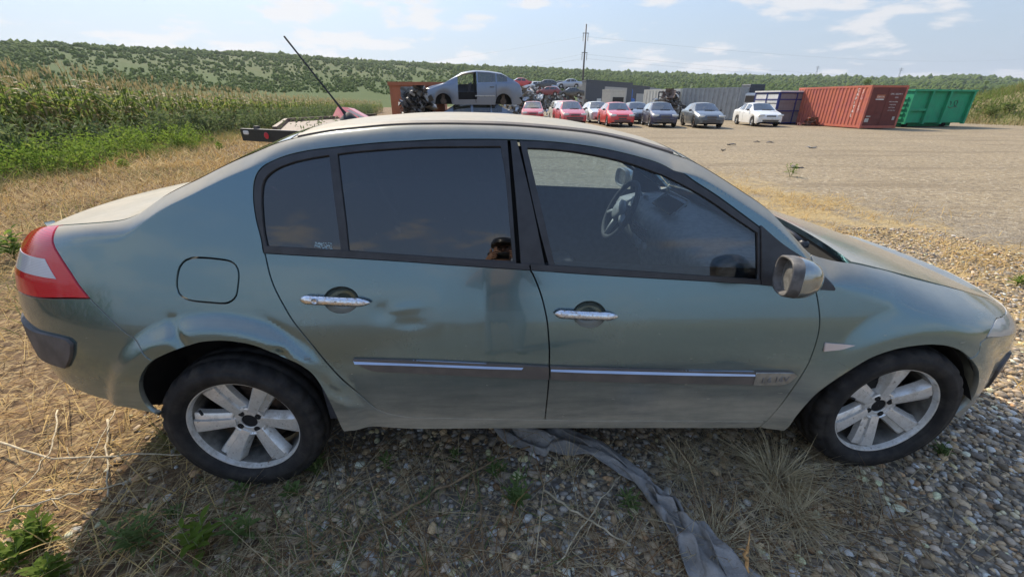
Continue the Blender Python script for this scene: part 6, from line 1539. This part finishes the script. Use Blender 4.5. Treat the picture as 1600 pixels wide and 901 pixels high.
# fine dead stems and grass lying on the gravel
simple('stem_brown', (.21, .14, .075), .85, var=.35, scale=30)
simple('stem_pale', (.46, .38, .25), .8, var=.25, scale=30)
parts = []
cl = [(-1.3,-1.2,.55,1900),(-.75,-1.35,.5,1300),(-.2,-1.2,.45,500),(.15,-1.2,.4,500),(.55,-1.25,.35,900),(.95,-1.1,.40,1500),(.85,-.75,.35,1300),(1.1,-.8,.25,700),(-.5,-.85,.5,900),(.4,-.7,.5,700),(-1.0,-.8,.4,900),(1.45,-.7,.3,500),(2.4,-.2,.4,900),(-1.7,-.9,.4,900),(0.2,-1.5,.3,200)]
for x, y, r, n in cl:
    n = int(n*.26); p = rg.normal(0, 1, (n, 2))*[r*.8, r*.32]+[x, y]; parts.append(blades(lay(p, .006), rg.uniform(.04, .20, n), rg.uniform(.0007, .0015, n), rg, 2.6, .9))
for x, y, r, n in [(-1.5,-1.1,.55,130),(-.95,-1.25,.5,120),(-.45,-1.0,.45,80),(.1,-1.2,.4,60),(.55,-1.15,.3,70),(.95,-.95,.35,150),(.85,-1.25,.3,80),(-1.25,-.75,.35,90),(1.5,-.8,.25,40),(2.3,-.1,.5,90)]:
    p = rg.normal(0, 1, (n, 2))*[r*.8, r*.36]+[x, y]; parts.append(blades(lay(p, .016), rg.uniform(.12, .42, n), rg.uniform(.0012, .0024, n), rg, 7., .8))
V, F = cat(parts); tag(mk('grass_litter', V, F, 'straw_grey'), 'withered grass and stems littering the shaded gravel', 'grass litter', kind='stuff')
parts = []
for x, y, r, n in [(-1.3,-1.15,.5,700),(-.75,-1.3,.45,800),(-.35,-1.25,.35,350),(.15,-1.25,.35,380),(.62,-1.2,.3,420),(1.0,-1.1,.28,600),(-.6,-.8,.5,420),(.35,-.72,.5,300),(-1.05,-.72,.3,350)]:
    n = int(n*.30); p = rg.normal(0, 1, (n, 2))*[r*.8, r*.33]+[x, y]; parts.append(blades(lay(p, .010), rg.uniform(.04, .26, n), rg.uniform(.0011, .0026, n), rg, 3.5, .9))
V, F = cat(parts); tag(mk('brown_stems', V, F, 'litter_brown'), 'tangled brown dead stems over the shaded gravel', 'plant litter', kind='stuff')
parts = []
for x, y, r, n in [(-1.2,-1.3,.5,220),(-.9,-1.05,.35,130),(-.55,-1.1,.3,80),(-1.6,-1.25,.4,160)]:
    p = rg.normal(0, 1, (n, 2))*[r, r*.35]+[x, y]; parts.append(blades(lay(p, .002), rg.uniform(.05, .16, n), rg.uniform(.0012, .0022, n), rg, .8, .7))
V, F = cat(parts); tag(mk('green_grass', V, F, 'weed_dark'), 'sparse green grass blades between the pebbles', 'grass', kind='stuff')

def G(u, v): p = on_ground(u, v); p[2] = float(gz(p[0], p[1])); return p
# dry grass tufts
leafy('tuft_pale', (.60, .50, .31), (.48, .38, .22), (.68, .60, .42), scale=9., trans=.3, rough=.7)
tufts = [((1215,745),.24,330,'big pale dry grass tuft beside the front wheel'),((1065,735),.13,170,'small wiry dry grass tuft next to the grey plastic strip'),((1240,800),.16,200,'brown withered grass tuft on gravel below the front wheel'),((1115,850),.15,150,'withered grass tuft leaning on the far end of the plastic strip'),((890,735),.15,60,'thin upright pale grass stalks beside the plastic strip'),((270,690),.12,160,'yellowish grass tuft under the rear bumper by the rear wheel')]
for (u, v), h, n, lab in tufts:
    c = G(u, v); q = rg.normal(0, .025, (n, 2)); p = np.concatenate([q, np.zeros((n, 1))], 1); th = np.arctan2(q[:, 1], q[:, 0])
    V, F = blades(p, rg.uniform(.35, 1.1, n)*h, rg.uniform(.0012, .0022, n), rg, .8 if n > 100 else .25, .9 if n > 100 else .3, heading=th+rg.normal(0, .5, n))
    tag(mk('dry_grass_tuft', V, F, 'tuft_pale' if u > 300 else 'grass_olive', loc=tuple(c)), lab, 'grass tuft')
# stalks lying and standing
stalks = [([(735,690,.0),(742,740,.02),(750,800,.02),(758,890,.01)],.006,'stem_brown','straight brown stalk lying from the sill towards the open gravel'),
 ([(600,815,.01),(690,762,.03),(770,722,.03),(850,690,.02)],.0065,'stem_brown','long rusty-brown stalk lying diagonally under the rear door'),
 ([(0,690,.02),(90,716,.03),(200,711,.03),(290,709,.01)],.005,'stem_pale','long pale stalk lying level beside the rear tyre'),
 ([(0,800,.01),(70,783,.02),(130,768,.02),(200,752,.02)],.0045,'stem_pale','pale stem lying on the straw ahead of the green weeds'),
 ([(90,640,.03),(85,690,.05),(55,740,.04),(10,790,.02)],.004,'stem_pale','thin bent stem arching over the straw'),
 ([(168,655,.02),(167,700,.02),(168,775,.02)],.0055,'stem_pale','short straight pale stalk crossing the level one'),
 ([(180,640,.05),(150,700,.04),(120,750,.02)],.003,'stem_pale','thin stem slanting across the straw by the bumper'),
 ([(850,765,.01),(920,812,.03),(985,850,.01)],.005,'stem_pale','pale jointed stem lying across pebbles'),
 ([(870,880,.01),(930,795,.03),(975,735,.02)],.003,'stem_pale','thin pale stem crossing the jointed one'),
 ([(1165,905,.0),(1166,880,.06),(1169,852,.12)],.008,'stem_orange','orange-brown snapped stalk standing by the plastic strip'),
 ([(450,890,.01),(520,850,.02),(600,822,.02)],.005,'stem_brown','brown stem among green grass below the rear wheel'),
 ([(1060,700,.02),(1095,740,.04),(1110,820,.02)],.004,'stem_brown','thin forked brown stem near the dry tuft')]
simple('stem_orange', (.55, .30, .11), .8, var=.3, scale=40)
for pts, r, m_, lab in stalks:
    P = []
    for u, v, h in pts: q = on_ground(u, v, .012+h); P.append(q)
    P = np.array(P); o0 = P[0].copy(); o0[2] = 0
    t = np.linspace(0, len(P)-1, 14); Q = np.stack([np.interp(t, range(len(P)), P[:, k]) for k in range(3)], 1); Q[1:-1] += rg.normal(0, .004, (12, 3))
    o = MB().tube(Q-o0, np.linspace(r, r*.6, 14), 7).build('dry_stalk', m_, None, True, loc=tuple(o0)); tag(o, lab, 'stalk')
    for k in range(4):
        i = rg.integers(2, 12); d = rg.normal(0, 1, 3)*[1, 1, .3]; d /= np.linalg.norm(d); L_ = rg.uniform(.03, .09); MB().tube([Q[i]-o0, Q[i]-o0+d*L_*.5+[0, 0, .006], Q[i]-o0+d*L_], [r*.35, r*.28, r*.15], 5).build('twig', m_, o, True)
# leafy weeds
def weed(c, h, nst, nl, lw, mat, lab, grp, spread=.35, ll=.06):
    root = empty('weed', tuple(c)); tag(root, lab, 'weed', grp)
    Vp = []; st = MB()
    for k in range(nst):
        a = rg.uniform(0, 6.3); tilt = rg.uniform(.1, spread); d = np.array([math.cos(a)*tilt, math.sin(a)*tilt, 1.]); H = h*rg.uniform(.6, 1.05); d *= H/np.linalg.norm(d)
        base = np.array([rg.normal(0, .01), rg.normal(0, .01), 0]); st.tube([base, base+d*.5, base+d], [.003, .0022, .001], 5)
        for i in range(nl):
            t = .18+.82*(i+.5)/nl; p = base+d*t; b = i*2.4+a; L_ = ll*rg.uniform(.7, 1.2)*(1.15-.55*t); up = .35+.5*t
            o = np.array([math.cos(b), math.sin(b), up]); o /= np.linalg.norm(o); sd = np.array([-math.sin(b), math.cos(b), 0]); W_ = L_*lw
            dn = np.array([0, 0, -1.])*L_
            Vp.append([p, p+o*L_*.35+sd*W_*.5, p+o*L_*.7+sd*W_*.38+dn*.06, p+o*L_+dn*.22, p+o*L_*.7-sd*W_*.38+dn*.06, p+o*L_*.35-sd*W_*.5, p+o*L_*.5-np.array([0, 0, .06])*L_])
    n = len(Vp); V = np.array(Vp).reshape(-1, 3); F = []
    for k in range(n):
        b = k*7; F += [[b, b+1, b+6], [b+1, b+2, b+6], [b+2, b+3, b+6], [b+3, b+4, b+6], [b+4, b+5, b+6], [b+5, b, b+6]]
    mk('foliage', V, F, mat, root, True); st.build('stem', 'stem_green', root, True)
simple('stem_green', (.14, .17, .05), .7, var=.2)
gsh = 'small green weeds sprouting from the shaded gravel'; gsu = 'sunlit green weeds by the straw'
for (u, v), h, nst, nl, lw, lab, g_, mt, ll in [
    ((62,850),.17,9,9,.34,'bright sunlit weed cluster with narrow leaves in the straw',None,'weed_bright',.075),((18,885),.14,6,8,.34,'low sunlit weed cluster at the edge of the straw',None,'weed_bright',.07),((75,905),.13,6,8,.4,'sunlit weed with pale leaves closest to the open gravel',None,'weed_bright',.07),
    ((222,850),.19,6,11,.22,'feathery dark-green weed standing between straw and gravel',None,'weed_dark',.075),((312,862),.16,4,7,.36,'weed with broad fresh leaves on the shaded gravel',None,'weed_bright',.085),((388,838),.17,4,9,.26,'grey-green upright weed below the rear wheel',None,'weed_dark',.07),
    ((500,738),.12,5,8,.22,'feathery weed right beside the rear tyre',None,'weed_dark',.06),((378,762),.07,4,6,.28,'tiny weed touching the bottom of the rear tyre',None,'weed_dark',.05),((457,772),.09,4,8,.32,'small bushy weed in front of the rear tyre',None,'weed_dark',.055),((275,800),.06,3,6,.3,None,gsh,'weed_dark',.05),
    ((805,785),.15,9,9,.24,'sprawling dark-green weed under the door seam',None,'weed_dark',.055),((775,740),.09,5,7,.25,None,gsh,'weed_dark',.05),((605,730),.09,3,7,.2,None,gsh,'weed_dark',.05),((710,715),.07,4,6,.2,None,gsh,'weed_dark',.05),((985,790),.08,5,6,.16,'thin-leaved weed against the plastic strip',None,'weed_dark',.07),((1470,705),.06,8,6,.3,'flat green weed on pebbles beside the front tyre',None,'weed_dark',.04),
    ((1235,275),.28,5,8,.35,'leafy weed standing in the dry verge beyond the windscreen',None,'weed_bright',.12),((1590,445),.12,5,7,.3,'green weed at the verge beyond the nose of the sedan',None,'weed_bright',.09),((20,400),.35,6,9,.4,'tall broad-leaved weed in the straw behind the tail lamp',None,'weed_bright',.16)]:
    weed(G(u, v), h, nst, nl, lw, mt, lab or 'small green weed sprouting from the shaded gravel between sill and camera'.replace(' between sill and camera', ' beside the sedan'), g_, .6, ll)
# grey plastic strip
s = MN('plastic_grey'); c = s.coord()
cc = s.mix(s.ramp(s.noise(c, 14, 6, .65), .35, .7), (.29, .272, .25), (.20, .188, .172)); cc = s.mix(s.ramp(s.noise(c, 60, 3), .68, .78), cc, (.36, .35, .33))
s.done(s.bsdf(color=cc, rough=.55, spec=.4, normal=s.bump(s.noise(s.coord(scale=(1, 1, 1)), 38, 5, .6), .5, .02)))
path = np.array([on_ground(u, v, .02) for u, v in [(800,655),(835,678),(880,688),(925,703),(975,733),(1015,768),(1050,808),(1085,848),(1125,898),(1160,945)]])
t = np.linspace(0, len(path)-1, 130); Pp = np.stack([np.interp(t, range(len(path)), path[:, k]) for k in range(3)], 1)
for k in (0, 1): Pp[:, k] = smooth1(Pp[:, k], 4)
T = np.gradient(Pp, axis=0); T[:, 2] = 0; T /= np.linalg.norm(T, axis=1)[:, None]; Sd = np.stack([-T[:, 1], T[:, 0], 0*T[:, 0]], 1)
nw = 40; sarr = np.linspace(-1, 1, nw); V = []
for i in range(130):
    q = i/129; wd = .050+.035*math.sin(q*7+1)+.03*q+(.05 if q < .18 else 0)
    ph = 3.5*math.sin(q*5); fold = .030*(1-1.6*np.abs(np.sin(sarr*3.4+ph*.6)))*(1-.5*np.abs(sarr))+.014*(1-1.8*np.abs(np.sin(sarr*7.1-ph+q*9)))+.004*np.sin(sarr*4-q*61)
    off = sarr*wd+.014*np.sin(sarr*9+q*31)
    hz = np.maximum(.022+fold*(.8+.5*math.sin(q*11))+.012*(1-sarr**2), .002)
    V.append(Pp[i]+Sd[i]*off[:, None]*1.0+np.outer(hz, [0, 0, 1]))
I = np.arange(130*nw).reshape(130, nw); V = np.concatenate(V); c0 = Pp[60]*[1, 1, 0]
o = mk('plastic_strip', V-c0, np.stack([I[:-1, :-1], I[1:, :-1], I[1:, 1:], I[:-1, 1:]], -1).reshape(-1, 4), 'plastic_grey', smooth=True, loc=tuple(c0))
sm = o.modifiers.new('solid', 'SOLIDIFY'); sm.thickness = .0012
tag(o, 'crumpled grey plastic strip trailing from under the sill over the gravel', 'plastic strip')
# ================================================================= photographer, seen only as a reflection in the panes
def person():
    base = np.array([CAMP[0]+.06, CAMP[1]-.40, 0.])
    ph = CAMP+np.array([.02, -.035, -.03])                      # phone just behind the lens
    J = {'pelvis': (0, 0, .92, .135), 'waist': (0, .01, 1.06, .128), 'chest': (0, .02, 1.28, .150), 'upch': (0, .02, 1.40, .125), 'neck': (0, .035, 1.49, .055), 'head0': (0, .05, 1.56, .075), 'head1': (0, .06, 1.66, .092), 'head2': (0, .05, 1.75, .070)}
    E = [('pelvis', 'waist'), ('waist', 'chest'), ('chest', 'upch'), ('upch', 'neck'), ('neck', 'head0'), ('head0', 'head1'), ('head1', 'head2')]
    for s, n in ((-1, 'l'), (1, 'r')):
        J.update({n+'sh': (s*.185, .02, 1.40, .062), n+'el': (s*.27, .14, 1.22, .045), n+'wr': (s*.115, .345, 1.455, .030), n+'pa': (s*.085, .372, 1.49, .032), n+'hip': (s*.10, 0, .86, .098), n+'kn': (s*.11, .03, .48, .060), n+'an': (s*.115, -.01, .09, .042), n+'to': (s*.135, .16, .035, .036)})
        E += [('upch', n+'sh'), (n+'sh', n+'el'), (n+'el', n+'wr'), (n+'wr', n+'pa'), ('pelvis', n+'hip'), (n+'hip', n+'kn'), (n+'kn', n+'an'), (n+'an', n+'to')]
        for k in range(4):                                      # fingers curl round the back of the phone
            z = 1.525-.022*k; a, b, c = n+'f%da' % k, n+'f%db' % k, n+'f%dc' % k
            J.update({a: (s*.078, .385, z, .009), b: (s*.060, .398, z+.004, .0085), c: (s*(.038+.004*k), .395, z+.004, .008)}); E += [(n+'pa', a), (a, b), (b, c)]
        J.update({n+'ta': (s*.070, .362, 1.475, .011), n+'tb': (s*.045, .350, 1.505, .009)}); E += [(n+'pa', n+'ta'), (n+'ta', n+'tb')]
    nm = list(J); V = np.array([J[q][:3] for q in nm]); me = bpy.data.meshes.new('person'); me.from_pydata(V.tolist(), [(nm.index(a), nm.index(b)) for a, b in E], [])
    o = bpy.data.objects.new('person', me); COL.objects.link(o); o.location = base
    o.modifiers.new('skin', 'SKIN'); sv = me.skin_vertices[0].data
    for i, q in enumerate(nm): sv[i].radius = (J[q][3], J[q][3]*(.78 if q in ('chest', 'waist', 'pelvis', 'upch') else 1)); sv[i].use_root = (q == 'pelvis')
    ss = o.modifiers.new('sub', 'SUBSURF'); ss.levels = ss.render_levels = 2
    s = MN('person_skin'); c = s.coord('Object'); sp_ = s.n('ShaderNodeSeparateXYZ', {0: c}); z, y = sp_.outputs[2], sp_.outputs[1]
    skin = s.math('MAXIMUM', s.ramp(z, 1.485, 1.495), s.ramp(y, .10, .11)); cloth = s.mix(s.ramp(z, .93, .95), (.20, .22, .26), (.06, .06, .065))
    shoe = s.ramp(z, .10, .08); col = s.mix(skin, cloth, (.42, .24, .16)); col = s.mix(shoe, col, (.03, .03, .03)); s.done(s.bsdf(color=col, rough=.6)); me.materials.append(MATS['person_skin'])
    hd = np.array([0, .052, 1.665]); th = np.arange(24)*2*np.pi/24
    def ring(z, rx, ry, dy=0): return np.stack([rx*np.cos(th), hd[1]+dy+ry*np.sin(th), np.full(24, z)], 1)
    MB().loft([ring(1.70, .098, .108), ring(1.745, .099, .110), ring(1.79, .080, .088), ring(1.81, .03, .03)], True).build('cap', 'car_black', o, True)
    MB().loft([ring(1.695, .075, .05, .12), ring(1.705, .078, .052, .12)]).build('cap_peak', 'car_black', o, True)
    for s_ in (-1, 1):
        MB().add(ICO2[0]*[.011, .008, .009]+[s_*.034, .146, 1.665], ICO2[1].tolist()).build('eye', 'under_black', o, True)
        MB().add(ICO2[0]*[.012, .022, .032]+[s_*.098, .055, 1.655], ICO2[1].tolist()).build('ear', 'person_skin', o, True)
    MB().loft([np.array([(-.006, .145, 1.66), (.006, .145, 1.66), (0, .150, 1.662)]), np.array([(-.016, .148, 1.622), (.016, .148, 1.622), (0, .172, 1.625)])]).build('nose', 'person_skin', o, True)
    MB().box((0, .142, 1.595), (.045, .012, .010), bev=.003).build('mouth', 'stem_brown', o, True)
    tag(o, 'person in dark shirt and cap holding up a phone, mirrored in the rear window', 'person')
    f = MB().box((0, 0, 0), (.155, .009, .074), bev=.004).build('phone', 'car_black', None, True); f.location = (ph[0], ph[1]-.012, ph[2]); f.rotation_euler = (-PITCH, 0, 0)
    tag(f, 'black phone held up level in both hands, mirrored in the rear window', 'phone')
person()
# ================================================================= thin summer haze over the whole place
hb = MB().box((0, 0, 58.), (4300, 4300, 124.)).build('haze', None)
hm = bpy.data.materials.new('haze'); hm.use_nodes = True; t_ = hm.node_tree; t_.nodes.clear()
ho = t_.nodes.new('ShaderNodeOutputMaterial'); hv = t_.nodes.new('ShaderNodeVolumePrincipled')
hv.inputs['Color'].default_value = (.86, .91, 1, 1); hv.inputs['Density'].default_value = .00022; hv.inputs['Anisotropy'].default_value = .35
t_.links.new(hv.outputs[0], ho.inputs['Volume']); hb.data.materials.append(hm); tag(hb, 'thin pale summer haze over the yard and the hills', 'haze', kind='stuff')
